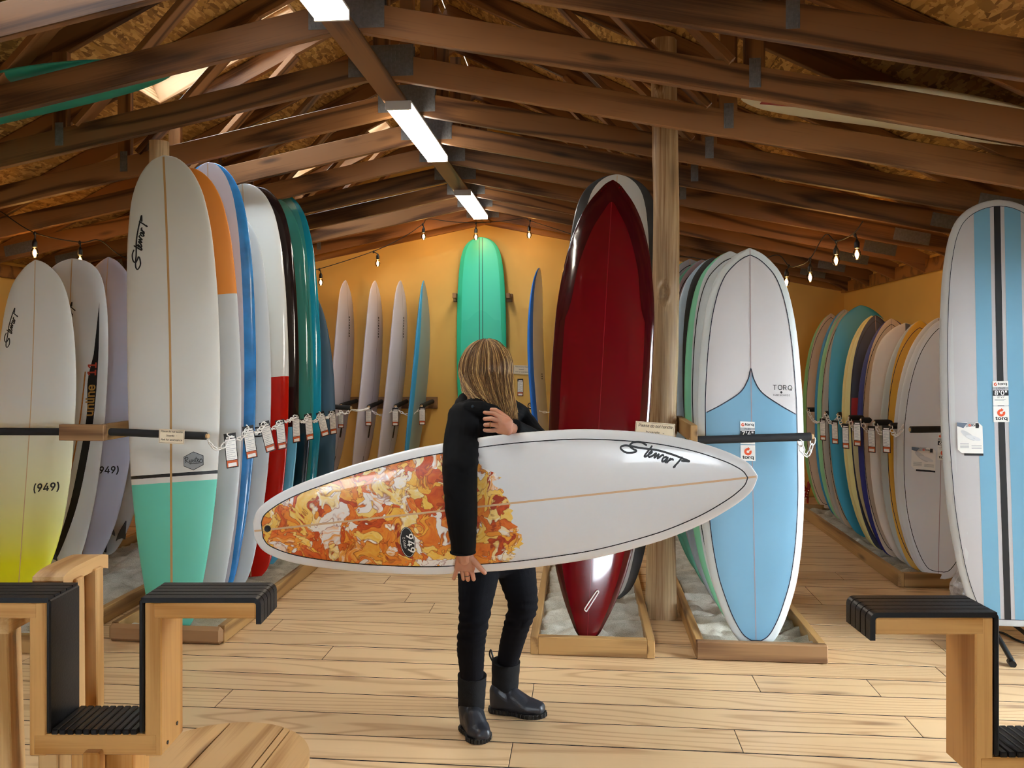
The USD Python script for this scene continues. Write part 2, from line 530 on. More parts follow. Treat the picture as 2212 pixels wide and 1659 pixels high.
ground = struct('ground', bx((-30, -30, -0.4), (30, 40, -0.12)), paint('gravel_outside', '8a8880', rough=0.9))

# roof of OSB sheets
ceiling = thing('ceiling', None, None, kind='structure')
ct, st = 1 / math.hypot(1, SLOPE), SLOPE / math.hypot(1, SLOPE)
slen = (HALF + 0.12) / ct
for side in (-1, 1):
    holes = [sbox(a, (XC - SX1) / ct, b, (XC - SX0) / ct) for a, b in SKYL] if side < 0 else []
    for i in range(4):
        y = YF - 0.12 - (1.24 if i % 2 else 0)
        while y < YB + 0.12:
            s = sbox(max(y, YF - .12) + 0.0015, i * 1.22 + 0.0015, min(y + 2.48, YB + .12) - 0.0015, min((i + 1) * 1.22, slen) - 0.0015)
            y += 2.48
            for h in holes:
                s = s.difference(h)
            if s.is_empty:
                continue
            e = extr(s, 0.014)
            m = frame((0, 1, 0), (side * ct, 0, -st), (side * st, 0, ct), (XC, 0, ROOF))
            if side > 0:
                e.vertices[:, 2] = 0.014 - e.vertices[:, 2]
                m = frame((0, 1, 0), (side * ct, 0, -st), (-side * st, 0, -ct), np.array([XC, 0, ROOF]) + np.array([side * st, 0, ct]) * 0.014)
            put(ceiling, 'osb_sheet', e, OSB, smooth=False, m=m)
    deck = sbox(YF - .2, 0, YB + .2, slen)
    for h in holes:
        deck = deck.difference(h)
    e = extr(deck, 0.01)
    e.vertices[:, 2] += 0.018
    e.vertices = XC * np.array([1, 0, 0]) + np.array([0, 0, ROOF]) + e.vertices[:, :1] * np.array([0, 1, 0]) + e.vertices[:, 1:2] * np.array([side * ct, 0, -st]) + e.vertices[:, 2:] * np.array([side * st, 0, ct])
    put(ceiling, 'roof_felt', e, paint('roof_felt', '2a2826', rough=.9), smooth=False)


# trims on the plates
struct('trim_1', bx((XR - 0.035, 0, 2.205), (XR - 0.001, YB, 2.315)), W_TRIM)
struct('trim_2', bx((XL + 0.001, 0, 2.205), (XL + 0.035, YB, 2.315)), W_TRIM)
for k, s in enumerate((-1, 1)):
    p = beam('/World', f'trim_{k + 3}', (XC, YB - 0.017, 3.045), (XC + s * HALF, YB - 0.017, 3.045 - CS * HALF), 0.034, 0.09, W_TRIM)
    tag(p, kind='structure')

# trusses
ORD = ['touching the back wall trim', 'second out from the back wall', 'third out from the back wall', 'fourth out from the back wall', 'fifth out from the back wall', 'just behind the peeled log posts',
       'just in front of the peeled log posts', 'eighth from the back wall, near the top of the picture', 'ninth from the back wall, above the near ceiling light', 'tenth from the back wall, high overhead', 'eleventh from the back wall, almost above the viewer', 'nearest of all to the viewer']


def plate(w, h, n):
    ms = [cbox(w, 0.0015, h, 0.0004)]
    for i in range(n):
        x = (i + 0.5) / n * w - w / 2
        for k in range(max(2, int(h / 0.03))):
            z = (k + 0.5) / max(2, int(h / 0.03)) * h - h / 2
            ms.append(move(cbox(w / n * 0.35, 0.003, 0.018, 0.0005), (x, 0, z + (0.004 if i % 2 else -0.004))))
    return join(*ms)


def truss(y, label):
    t = thing('roof_truss', label, 'roof truss', (XC, y, 0), group='roof trusses')
    o = np.array([XC, y, 0])
    q = lambda x, z: o + (x, 0, z)
    for s in (-1, 1):
        beam(t, 'bottom_chord', q(s * 0.012, CH + 0.07), q(s * HALF, CH + 0.07 - CS * HALF), 0.038, 0.14, W_TRUSS)
        beam(t, 'top_chord', q(s * 0.01, ROOF - 0.082), q(s * HALF, ROOF - 0.082 - SLOPE * HALF), 0.0355, 0.13, W_TRUSS)
        wz = CH + 0.14 - CS * 1.85
        beam(t, 'web', q(s * 1.85, wz - 0.02), q(s * 1.85, ROOF - 0.15 - SLOPE * 1.85 + 0.02), 0.036, 0.09, W_TRUSS, up=(1, 0, 0))
        beam(t, 'diagonal', q(s * 1.75, wz + 0.02), q(s * 0.95, ROOF - 0.15 - SLOPE * 0.95), 0.036, 0.09, W_TRUSS, up=(0, 1, 0), mesh=None)
        for f in (-1, 1):
            put(t, 'gusset_plate', plate(0.05, 0.13, 3), STEEL, smooth=False, m=frame((1, 0, 0), (0, 1, 0), (0, 0, 1), (s * 1.85, f * 0.0205, wz - 0.03)))
            put(t, 'gusset_plate', plate(0.26, 0.09, 13), STEEL, smooth=False, m=frame(unit((s, 0, -CS)) * s, (0, 1, 0), np.array(unit((CS * s, 0, 1))), (s * 3.52, f * 0.0205, CH + 0.075 - CS * 3.52)))
    beam(t, 'king_post', q(0, CH + 0.15), q(0, ROOF - 0.2), 0.036, 0.09, W_TRUSS, up=(1, 0, 0))
    for f in (-1, 1):
        put(t, 'gusset_plate', plate(0.36, 0.17, 16), STEEL, smooth=False, m=frame((1, 0, 0), (0, 1, 0), (0, 0, 1), (0, f * 0.0205, CH + 0.09)))
    return t


t0 = truss(TY[0], f'brown timber roof truss {ORD[0]}')
for k, y in enumerate(TY[1:], 1):
    copy_of(t0, 'roof_truss', frame((1, 0, 0), (0, 1, 0), (0, 0, 1), (XC, y, 0)), f'brown timber roof truss {ORD[k]}', 'roof trusses')

rb = beam('/World', 'ridge_board', (XC, 0.5, CH - 0.018), (XC, YB - 0.04, CH - 0.018), 0.14, 0.016, W_TRUSS)
tag(rb, 'long flat brown board along the ridge carrying the ceiling lights', 'ridge board')

# ceiling lights
DIFF = emit('lamp_diffuser', 'fff4e2', TUBE)
LIGHTS = [(4.46, 'white fluorescent ceiling light nearest to the person, large at the picture top'), (6.90, 'smaller white fluorescent ceiling light near the back wall'), (2.02, 'white fluorescent ceiling light overhead, closest to the viewer')]
l0 = None
for y, lab in LIGHTS:
    m = frame((1, 0, 0), (0, 1, 0), (0, 0, 1), (XC + 0.022, y, CH - 0.026))
    if l0 is None:
        l0 = thing('ceiling_light', lab, 'ceiling light', m=m, group='fluorescent lights along the ridge')
        put(l0, 'end_cap', bx((-0.077, -0.014, -0.052), (0.077, 0.0, 0.0), 0.002), paint('lamp_white', 'c9c9c9', rough=0.4), smooth=False)
        put(l0, 'end_cap', bx((-0.077, 1.22, -0.052), (0.077, 1.234, 0.0), 0.002), paint('lamp_white', 'c9c9c9'), smooth=False)
        put(l0, 'housing', bx((-0.077, 0, -0.012), (0.077, 1.22, 0.0), 0.001), paint('lamp_white', 'c9c9c9'), smooth=False)
        put(l0, 'diffuser', bx((-0.074, 0.002, -0.050), (0.074, 1.218, -0.0125), 0.008), DIFF, smooth=False)
    else:
        copy_of(l0, 'ceiling_light', m, lab, 'fluorescent lights along the ridge')


# sand boxes
def sandm(path):
    return usdkit.material(stage, path, {
        'g': ('geometry', {}), 'n1': ('noise_texture', dict(scale=260, detail=3)), 'n2': ('noise_texture', dict(scale=9, detail=4)), 'm': ('math', dict(math_type='multiply_add', value2=0.5, value3=0.0)),
        'a': ('math', dict(math_type='multiply', value2=0.5)), 's': ('math', dict(math_type='add')),
        'r': ('rgb_ramp', {'ramp': [(0.3, lin('8b8778')), (0.5, lin('bcb8a8')), (0.7, lin('d9d6ca'))]}), 'b': ('bump', dict(strength=0.6, distance=0.004)), 'p': ('principled_bsdf', dict(roughness=0.9))},
        [('g.position', 'n1.vector'), ('g.position', 'n2.vector'), ('n1.fac', 'm.value1'), ('n2.fac', 'a.value1'), ('m.value', 's.value1'), ('a.value', 's.value2'), ('s.value', 'r.fac'), ('r.color', 'p.base_color'), ('n1.fac', 'b.height'), ('b.normal', 'p.normal')], surface='p.BSDF')


SAND = M('pale_sand', sandm)
BW, BH = 0.04, 0.092


def sandbox(x0, x1, y0, y1, lab, sandlab, front_mat=None, cut=False):
    b = thing('sand_box', f'low timber tray of sand {lab}', 'sand tray', ((x0 + x1) / 2, (y0 + y1) / 2, 0), group='timber sand trays on the floor')
    g = front_mat or W_BOX
    beam(b, 'side_board', (x0 + BW / 2, y0 + (0 if not cut else BW), BH / 2 + 0.001), (x0 + BW / 2, y1, BH / 2 + 0.001), BW, BH, W_BOX)
    beam(b, 'side_board', (x1 - BW / 2, y0 + (0 if not cut else BW), BH / 2 + 0.001), (x1 - BW / 2, y1, BH / 2 + 0.001), BW, BH, W_BOX)
    if cut:
        beam(b, 'front_board', (x0, y0 + BW / 2, BH / 2 + 0.001), (x1, y0 + BW / 2, BH / 2 + 0.001), BW, BH, g, c=0.018 if cut == 2 else 0.006)
    else:
        beam(b, 'front_board', (x0 + BW, y0 + BW / 2, BH / 2 + 0.001), (x1 - BW, y0 + BW / 2, BH / 2 + 0.001), BW, BH, g)
    beam(b, 'back_board', (x0 + BW, y1 - BW / 2, BH / 2 + 0.001), (x1 - BW, y1 - BW / 2, BH / 2 + 0.001), BW, BH, W_BOX)
    nx, ny = 50, int((y1 - y0) / 0.018)
    xs, ys = np.linspace(x0 + BW, x1 - BW, nx), np.linspace(y0 + BW, y1 - BW, ny)
    X, Y = np.meshgrid(xs, ys)
    p = np.stack([X * 5.0, Y * 12.0, X * 0 + x0], -1)
    z = 0.004 + 0.085 * np.abs(2 * meshkit.fbm(p * 0.9 + 1.7 * meshkit.fbm(p * .6, 2, 8)[..., None], 3, 3) - 1) ** .8 + 0.020 * meshkit.fbm(p * 3.1, 3, 5)
    z = np.minimum(z, BH - 0.012)
    v = np.stack([X, Y, z], -1).reshape(-1, 3)
    i = np.arange(nx * ny).reshape(ny, nx)
    f = np.vstack([np.stack([i[:-1, :-1], i[:-1, 1:], i[1:, 1:]], -1).reshape(-1, 3), np.stack([i[:-1, :-1], i[1:, 1:], i[1:, :-1]], -1).reshape(-1, 3)])
    s = put('/World', 'sand', (v, f), SAND, smooth=True)
    tag(s, sandlab, 'sand', kind='stuff')
    return b


W_DARKBOX = wood('weathered_pine', '94704a', '6b4a2c', rough=0.55, rings=4, knots=0.6, tone=0.06)
sandbox(-2.53, -1.895, 3.945, 7.2, 'under the row of tall longboards on the left', 'pale rippled sand under the row of tall longboards on the left', W_DARKBOX, cut=2)
sandbox(-3.62, -2.71, 3.75, 7.0, 'under the yellow fade board at the far left', 'pale sand under the yellow fade board at the far left')
sandbox(-0.265, 0.365, 3.97, 7.0, 'under the dark red longboard', 'pale rippled sand around the tail of the dark red longboard')
sandbox(0.572, 1.213, 3.975, 7.0, 'under the pale blue and white board beside the log post', 'pale rippled sand around the tail of the blue and white board', W_DARKBOX, cut=1)
sandbox(2.075, 2.79, 5.345, 7.76, 'along the right wall under the row of short boards', 'shaded sand along the right wall under the row of short boards')


# peeled log posts
def logpost(base, topp, r0, r1, label, seed):
    base, topp = np.array(base), np.array(topp)
    n, k = 160, 40
    x = unit(topp - base)
    L = np.linalg.norm(topp - base)
    y = unit(np.cross((0, 1, 0), x))
    z = np.cross(x, y)
    s = np.linspace(0, L, n)
    a = np.arange(k) / k * 2 * np.pi
    S, A = np.meshgrid(s, a, indexing='ij')
    r = r0 + (r1 - r0) * (S / L)
    r = r * (1 + 0.10 * np.exp(-S / 0.12)) + 0.016 * (meshkit.fbm(np.stack([S * 1.3, np.cos(A) * 1.2 + seed, np.sin(A) * 1.2], -1), 3, seed) - 0.5) * 2
    for ks, ka in ((L * 0.92, 4.25), (L * 0.56, 4.5), (L * 0.33, 5.4)):       # branch scars
        d = np.hypot((S - ks) / 0.05, ((A - ka + np.pi) % (2 * np.pi) - np.pi) / 0.32)
        r += 0.016 * np.exp(-(d - 1) ** 2 * 5) - 0.022 * np.exp(-d ** 2 * 6)
    c = np.stack([S * 0, 0.012 * np.sin(S * 1.9 + seed), 0.008 * np.sin(S * 2.7 + seed)], -1)
    v = (np.stack([S, r * np.cos(A), r * np.sin(A)], -1) + c).reshape(-1, 3)
    v = np.vstack([v, [0, 0, 0], [L, 0, 0]])
    f = []
    for i in range(n - 1):
        for j in range(k):
            j2 = (j + 1) % k
            f += [(i * k + j, (i + 1) * k + j2, i * k + j2), (i * k + j, (i + 1) * k + j, (i + 1) * k + j2)]
    for j in range(k):
        j2 = (j + 1) % k
        f += [(n * k, j, j2), (n * k + 1, (n - 1) * k + j2, (n - 1) * k + j)]
    p = put('/World', 'log_post', trimesh.Trimesh(v, np.array(f)[:, ::-1], process=False), W_LOG, smooth=40, m=frame(x, y, z, base))
    tag(p, label, 'post')


logpost((0.468, 4.655, 0.0), (0.485, 4.635, 3.38), 0.088, 0.074, 'peeled log post with branch scars between the red and the blue boards', 4)
logpost((-2.69, 4.745, 0.0), (-2.69, 4.73, 2.89), 0.085, 0.055, 'peeled log post whose rounded tip shows above the mint tailed longboard', 9)

# ---------------------------------------------------------------- surfboards
OUT = {  # half width against the distance from the nose, both relative
    'long': [(0, .03), (.004, .2), (.01, .31), (.025, .47), (.05, .635), (.1, .81), (.2, .94), (.35, .995), (.45, 1), (.65, .94), (.8, .79), (.9, .62), (.96, .49), (.985, .39), (1, .25)],
    'fun': [(0, .03), (.01, .2), (.03, .39), (.064, .6), (.12, .765), (.2, .885), (.3, .96), (.42, 1), (.6, .985), (.72, .925), (.83, .8), (.9, .64), (.95, .48), (.985, .3), (1, .12)],
    'gothic': [(0, .02), (.006, .12), (.025, .28), (.05, .45), (.1, .665), (.2, .885), (.32, .99), (.42, 1), (.6, .97), (.75, .87), (.85, .7), (.92, .5), (.965, .32), (.99, .2), (1, .1)],
    'egg': [(0, .02), (.01, .17), (.03, .3), (.06, .43), (.122, .63), (.215, .82), (.36, .97), (.48, 1), (.62, .965), (.755, .845), (.854, .7), (.92, .57), (.962, .44), (.99, .29), (1, .14)],
    'short': [(0, .02), (.01, .14), (.03, .29), (.07, .48), (.13, .67), (.22, .84), (.33, .95), (.45, 1), (.6, .98), (.74, .9), (.85, .75), (.92, .59), (.97, .42), (.99, .3), (1, .15)],
    'noser': [(0, .05), (.003, .2), (.01, .36), (.025, .55), (.05, .71), (.1, .84), (.2, .94), (.35, .99), (.5, 1), (.7, .95), (.85, .82), (.93, .68), (.98, .5), (1, .3)],
}


class Board:
    def __init__(s, name, label, nose, tail, W, T=0.066, face=(0, -1, 0), outline='fun', roll=0.0, rock=(0.075, 0.035), group=None, cat='surfboard'):
        nose, tail = np.array(nose), np.array(tail)
        z = unit(nose - tail)
        y = -unit(np.asarray(face, float) - z * np.dot(face, z))
        x = np.cross(y, z)
        s.L, s.W, s.T = np.linalg.norm(nose - tail), W, T
        s.M = frame(x, y, z, tail)
        s.o = np.array(OUT[outline])
        s.rk = rock
        s.path = thing(name, label, cat, group=group, m=s.M)
        from scipy.interpolate import PchipInterpolator
        s.wf = PchipInterpolator(s.o[:, 0], s.o[:, 1])

    def w(s, z):
        return s.W / 2 * s.wf(np.clip(1 - np.asarray(z) / s.L, 0, 1))

    def t(s, z):
        d = np.clip(np.asarray(z) / s.L, 0, 1)
        e = np.clip(np.minimum(d / 0.35, (1 - d) / 0.35), 0, 1)
        return s.T * (0.16 + 0.84 * np.sin(e * np.pi / 2) ** 0.8)

    def rocker(s, z):
        """Nose and tail lift, towards the deck (-y)."""
        d = np.asarray(z) / s.L
        return -(s.rk[0] * np.clip((d - 0.45) / 0.55, 0, 1) ** 2.3 + s.rk[1] * np.clip((0.45 - d) / 0.45, 0, 1) ** 2.3)

    def yof(s, x, z, side=-1):
        q = np.clip(np.abs(x) / np.maximum(s.w(z), 1e-6), 0, 0.9999)
        return s.rocker(z) + side * s.t(z) / 2 * (1 - q ** 3.2) ** 0.56

    def decal(s, poly, name, mat, off=0.0012, size=0.05, side=-1, label=None, parent=None):
        """Flat print (or glassed-in colour) laid on the deck: poly in the board's (x, z)."""
        v, f = flat(poly, size)
        y = s.yof(v[:, 0], v[:, 1], side) + side * off
        if side < 0:
            f = f[:, :]
        else:
            f = f[:, ::-1]
        return put(s.path, name, (np.c_[v[:, 0], y, v[:, 1]], f), mat, smooth=True, label=label)

    def outline(s, inset=0.0, z0=0.0, z1=None, n=120):
        zs = np.linspace(max(z0, 0), s.L if z1 is None else z1, n)
        zs = s.L * (0.5 - 0.5 * np.cos(np.linspace(0, np.pi, n)))
        full = Polygon(np.vstack([np.c_[s.w(zs), zs], np.c_[-s.w(zs), zs][::-1]])).buffer(0)
        p = full.buffer(-inset, join_style=2) if inset else full
        if z0 > 0 or z1 is not None:
            p = p.intersection(sbox(-2, z0, 2, 10 if z1 is None else z1))
        return p

    def body(s, mats, zones=(), rail=None, railmat=None, back=None, name='body', n=56, seam=None):
        """mats: the main colour; zones: (z0, z1, colour, part name); rail: fraction of the half width where the rail colour begins; back: colour of the far side."""
        L = s.L
        zs = L * (0.5 - 0.5 * np.cos(np.linspace(0, np.pi, n)))
        for z0, z1, *_ in zones:
            zs = np.r_[zs, z0, z1]
        zs = np.unique(np.clip(zs, 0, L))
        q = np.sin(np.linspace(-np.pi / 2, np.pi / 2, 25))
        q = np.sign(q) * np.abs(q)
        if rail:
            q = np.r_[q, rail, -rail]
        q = np.unique(np.round(q, 6))
        loopq = np.r_[q, q[::-1][1:-1]]
        loops = np.r_[-np.ones(len(q)), np.ones(len(q) - 2)]
        loops[0] = loops[len(q) - 1] = 0
        m = len(loopq)
        Z, Q = np.meshgrid(zs, loopq, indexing='ij')
        S = np.broadcast_to(loops, Z.shape)
        w = s.w(Z)
        X = Q * w
        Y = s.rocker(Z) + np.where(S == 0, 0, S * s.t(Z) / 2 * (1 - np.abs(np.clip(Q, -.99999, .99999)) ** 3.2) ** 0.56)
        v = np.stack([X, Y, Z], -1).reshape(-1, 3)
        v = np.vstack([v, [0, s.rocker(0.0), 0], [0, s.rocker(L), L]])
        f, key = [], []
        nz = len(zs)

        def zone(i):
            zc = (zs[i] + zs[i + 1]) / 2
            for z0, z1, mt, nm in zones:
                if z0 <= zc < z1:
                    return (nm, mt)
            return None
        for i in range(nz - 1):
            zz = zone(i)
            for j in range(m):
                j2 = (j + 1) % m
                qa = abs(loopq[j] + loopq[j2]) / 2
                bk = loops[j] + loops[j2] > 0
                if rail and qa > rail and railmat is not None:
                    k = ('rail', railmat)
                elif zz is not None:
                    k = zz
                elif bk and back is not None:
                    k = ('underside', back)
                else:
                    k = (name, mats)
                f += [(i * m + j, i * m + j2, (i + 1) * m + j2), (i * m + j, (i + 1) * m + j2, (i + 1) * m + j)]
                key += [k, k]
        endk = ('rail', railmat) if railmat is not None else None
        for j in range(m):
            j2 = (j + 1) % m
            f.append((nz * m, j2, j)); key.append(endk or zone(0) or (name, mats))
            f.append((nz * m + 1, (nz - 1) * m + j, (nz - 1) * m + j2)); key.append(endk or zone(nz - 2) or (name, mats))
        f = np.array(f)
        if np.cross(v[f[:, 1]] - v[f[:, 0]], v[f[:, 2]] - v[f[:, 0]])[m * 20][1] > 0 and loops[1] < 0:
            pass
        tm = trimesh.Trimesh(v, f, process=False)
        if tm.volume < 0:
            f = f[:, ::-1]
        fn = np.cross(v[f[:, 1]] - v[f[:, 0]], v[f[:, 2]] - v[f[:, 0]])
        nrm = np.zeros_like(v)
        for c in range(3):
            np.add.at(nrm, f[:, c], fn)
        nrm /= np.linalg.norm(nrm, axis=1, keepdims=True) + 1e-12
        names = {}
        for i, k in enumerate(key):
            names.setdefault((k[0], k[1].GetPath()), (k, []))[1].append(i)
        for (nm, _), (k, idx) in names.items():
            ff = f[idx]
            u, inv = np.unique(ff, return_inverse=True)
            put(s.path, nm, (v[u], inv.reshape(-1, 3)), k[1], normals=nrm[u])
        return s

    def stringer(s, w=0.005, mat=None, x=0.0, z0=0.0, z1=None, name='stringer', off=0.0008):
        z1 = s.L * 0.997 if z1 is None else z1
        s.decal(sbox(x - w / 2, z0 + 0.003, x + w / 2, z1), name, mat or STRING, off=off, size=0.06)
        return s

    def pin(s, inset, w, mat, z0=0.0, name='pinline'):
        a = s.outline(inset)
        p = a.difference(a.buffer(-w, join_style=2))
        if z0:
            p = p.intersection(sbox(-2, z0, 2, 9))
        s.decal(p, name, mat, off=0.0016, size=0.025)
        return s

    def fins(s, mat, spots, side=1, h=0.11, base=0.11):
        """spots: (x, z) on the underside."""
        for x, z in spots:
            prof = np.array([(0, 0), (base, 0), (base * .72, h * .45), (base * .3, h * .85), (-base * .05, h), (base * .02, h * .8), (0.01, h * .35)])
            pol = Polygon(smoothpts(np.vstack([prof, prof[0]]), 4)).buffer(0)
            e = extr(pol, 0.008)
            y = float(s.yof(x, z, side))
            v = e.vertices
            e.vertices = np.c_[x + (v[:, 2] - 0.004) * np.interp(v[:, 1], [0, h], [1, .3]), y + side * (v[:, 1] - 0.004), z + v[:, 0]]
            if e.volume < 0:
                e.invert()
            put(s.path, 'fin', e, mat, smooth=30)
        return s

    def text(s, poly, x, z, name, mat, rot=0.0, scale=1.0, side=-1, off=0.0016):
        p = affinity.scale(poly, scale, scale, origin=(0, 0))
        p = affinity.rotate(p, rot, origin=(0, 0))
        p = affinity.translate(p, x, z)
        s.decal(p, name, mat, off=off, size=0.04, side=side)
        return s


def B(name, label, nose, tail, W, **k):
    return Board(name, label, nose, tail, W, **k)


def matte(c, n=None):
    c = c.lower()
    return paint(f'board_{n or c}', c, rough=0.4, bump=0.12, bscale=700)


def gloss(c, **k):
    return paint(f'gloss_{c}', c, rough=0.12, coat=0.8, **k)


WHITE = matte('d6d6d2')
LWHITE = matte('dcdcd9')
BLACKF = paint('black_fin', '121214', rough=0.35)
GREYRAIL = matte('b9beb9')


def fade(name, c0, c1, z0, z1, rough=0.4):
    """Airbrushed fade along the board's length."""
    def make(path):
        return usdkit.material(stage, path, {'tc': ('texture_coordinate', {}), 's': ('separate_xyz', {}), 'm': ('map_range', dict(from_min=z0, from_max=z1, clamp=True)), 'r': ('rgb_ramp', {'ramp': [(0, lin(c0)), (0.4, tuple(0.45 * a + 0.55 * b for a, b in zip(lin(c0), lin(c1)))), (1, lin(c1))]}), 'p': ('principled_bsdf', dict(roughness=rough))},
                               [('tc.object', 's.vector'), ('s.z', 'm.value'), ('m.result', 'r.fac'), ('r.color', 'p.base_color')], surface='p.BSDF')
    return M(name, make)


# --- far left row
ROWA = 'boards leaning at the far left'
b = B('surfboard', 'white longboard fading to yellow at the tail, far left', P(95, 570, 4.78), PXZ(48, 4.32, 0.05), 0.545, outline='fun', group=ROWA)
b.body(fade('yellow_fade', 'e3dd12', 'd9d8d0', 0.25, 1.2)).stringer(0.006)
ST = affinity.scale(strokes(SCRIPT, 0.13), 1, 1.3, origin=(0, 0))
b.text(ST, -0.143, 1.58, 'signature', BLACKP, rot=84, scale=0.045)
n9 = text_poly('(949)', 0.046, True)
b.text(n9, 0.045, 0.66, 'lettering', BLACKP)
b.fins(BLACKF, [(-.13, .25), (.13, .25), (0, .1)])
b = B('surfboard', 'white longboard with a black flame stripe reading unline 11, behind the yellow fade board', P(172, 566, 5.12), PXZ(112, 4.72, 0.05), 0.55, outline='noser', group=ROWA)
b.body(LWHITE).stringer(0.007)
sw = Polygon(smoothpts([(0.205, 1.86), (0.215, 1.55), (.215, 1.2), (.20, .9), (.15, .5), (.06, .2), (.03, .2), (.10, .5), (.14, .8), (.165, 1.1), (.155, 1.32), (.185, 1.5)], 5)).buffer(0)
b.decal(sw, 'stripe', BLACKP)
b.decal(LineString(smoothpts([(.135, 1.38), (.118, 1.0), (.07, .6), (0, .25)], 5)).buffer(.005), 'pinline', paint('orange_pin', 'b9742c'))
b.text(text_poly('unline', 0.055, True), 0.207, 1.08, 'lettering', paint('gold_print', 'b5873e'), rot=90, off=0.0022)
b.text(text_poly('11', 0.055, True), 0.207, 1.35, 'lettering', paint('red_print', 'b8402a'), rot=90, off=0.0022)
b.text(ST, 0.015, 1.60, 'signature', BLACKP, rot=86, scale=0.047)
b = B('surfboard', 'pale lavender white board, third in the far left row', P(248, 563, 5.46), PXZ(182, 5.0, 0.05), 0.53, outline='fun', group=ROWA)
b.body(matte('cfcfe0')).stringer(0.005)
b.text(n9, 0.03, 0.67, 'lettering', BLACKP)
b.fins(BLACKF, [(-.13, .25), (.13, .25), (0, .1)])
b = B('surfboard', 'dull white board turned underside out showing two black fins, behind the lavender board', PXZ(300, 5.85, 2.0), PXZ(216, 5.42, 0.06), 0.52, face=(0.15, -1, 0), outline='short', group=ROWA, rock=(-.05, -.03))
b.body(matte('b9b6ae')).fins(BLACKF, [(0.03, .02), (.15, .12)], side=-1, h=0.15, base=0.14)

# --- tall row left of the walkway
ROWB = 'tall boards in the rack left of the walkway'
b = B('surfboard', 'white longboard with a mint green tail and hexagon badge, front of the left rack', P(372, 349, 4.42), PXZ(379, 4.06, 0.03), 0.556, outline='long', group=ROWB, rock=(.09, .03))
MINT = matte('62c4ac')
b.body(matte('cfcec6'), zones=[(0, 0.80, MINT, 'tail_panel'), (.832, .850, paint('board_black_band', '131316', rough=.4), 'stripe')]).stringer(0.013, paint('cedar', 'b98f58', rough=0.4))
b.text(ST, -0.138, 2.03, 'signature', BLACKP, rot=88, scale=0.056)
hexa = Polygon([(0.062 * math.sin(a), 0.072 * math.cos(a)) for a in np.arange(6) * math.pi / 3])
hx = affinity.scale(hexa, 1.05, .72)
b.text(hx, 0.13, 0.91, 'badge', BLACKP, off=.0012)
b.text(hx.buffer(-.003), 0.13, 0.91, 'badge_face', paint('badge_grey', '8f9496'), off=.002)
b.text(strokes(RIPSTER, 0.1), 0.078, 0.90, 'badge_lettering', BLACKP, scale=0.031, off=.0028)
b.fins(BLACKF, [(0, .2)])
b = B('surfboard', 'white board with a bright orange nose, second in the left rack', P(414, 372, 4.75), PXZ(440, 4.38, 0.05), 0.56, outline='long', group=ROWB)
b.body(matte('cdd3d6'), zones=[(1.86, 9, matte('e8913a'), 'nose_panel')]).stringer(0.005)
b = B('surfboard', 'white board with a wide cloudy blue rail, third in the left rack', P(461, 361, 5.10), PXZ(468, 4.64, 0.05), 0.56, outline='long', group=ROWB, T=0.075)
BLUER = paint('cloudy_blue', '2f80c4', rough=0.25, coat=0.5, var=0.35, vscale=7)
b.body(matte('c9c9d6'), rail=0.76, railmat=BLUER).stringer(0.005)
b = B('surfboard', 'plain white board with a small black wave badge, fourth in the left rack', PXZ(498, 5.26, 2.52), PXZ(502, 4.78, 0.05), 0.555, outline='long', group=ROWB, T=0.08)
b.body(matte('c8d0d4')).stringer(0.005)
wv = unary_union([LineString(smoothpts(q, 5)).buffer(.005) for q in ([(-.06, 0), (.0, .05), (.05, .045), (.06, .0), (-.06, 0)], [(-.03, .01), (.0, .03), (.03, .01), (.04, .03)])])
b.text(wv, 0.17, 0.95, 'badge', BLACKP)
b = B('surfboard', 'white board with a red tail, fifth in the left rack', P(535, 406, 5.56), PXZ(548, 5.0, 0.06), 0.56, outline='long', group=ROWB, T=0.08)
b.body(gloss('d9dcd8'), zones=[(0, 1.33, gloss('b81208'), 'tail_panel')]).stringer(0.006)
b = B('surfboard', 'black railed board with a light blue tail, sixth in the left rack', P(562, 412, 5.80), PXZ(574, 5.3, 0.06), 0.555, outline='long', group=ROWB, T=0.075)
b.body(gloss('1c1214'), zones=[(0, 0.95, gloss('5fb4d8'), 'tail_panel')], back=gloss('cbbdb4'))
b = B('surfboard', 'dark green board with a navy tail, seventh in the left rack', P(590, 432, 6.1), PXZ(606, 5.62, 0.06), 0.56, outline='long', group=ROWB, T=0.075)
b.body(gloss('2f7a70'), zones=[(0, 0.98, gloss('0d2230'), 'tail_panel')])
b = B('surfboard', 'turquoise longboard with a brighter blue rail, eighth in the left rack', P(610, 424, 6.42), PXZ(632, 5.95, 0.06), 0.575, outline='long', group=ROWB, T=0.08)
b.body(gloss('4fb0b2'), rail=0.80, railmat=gloss('129fc0')).stringer(0.012, BLACKP).stringer(0.006, gloss('4fb0b2'), name='stringer_gap', off=.0016)
b = B('surfboard', 'slate blue board at the back end of the left rack', P(650, 618, 6.75), PXZ(668, 6.35, 0.06), 0.54, outline='fun', group=ROWB)
b.body(matte('3f5f78'))

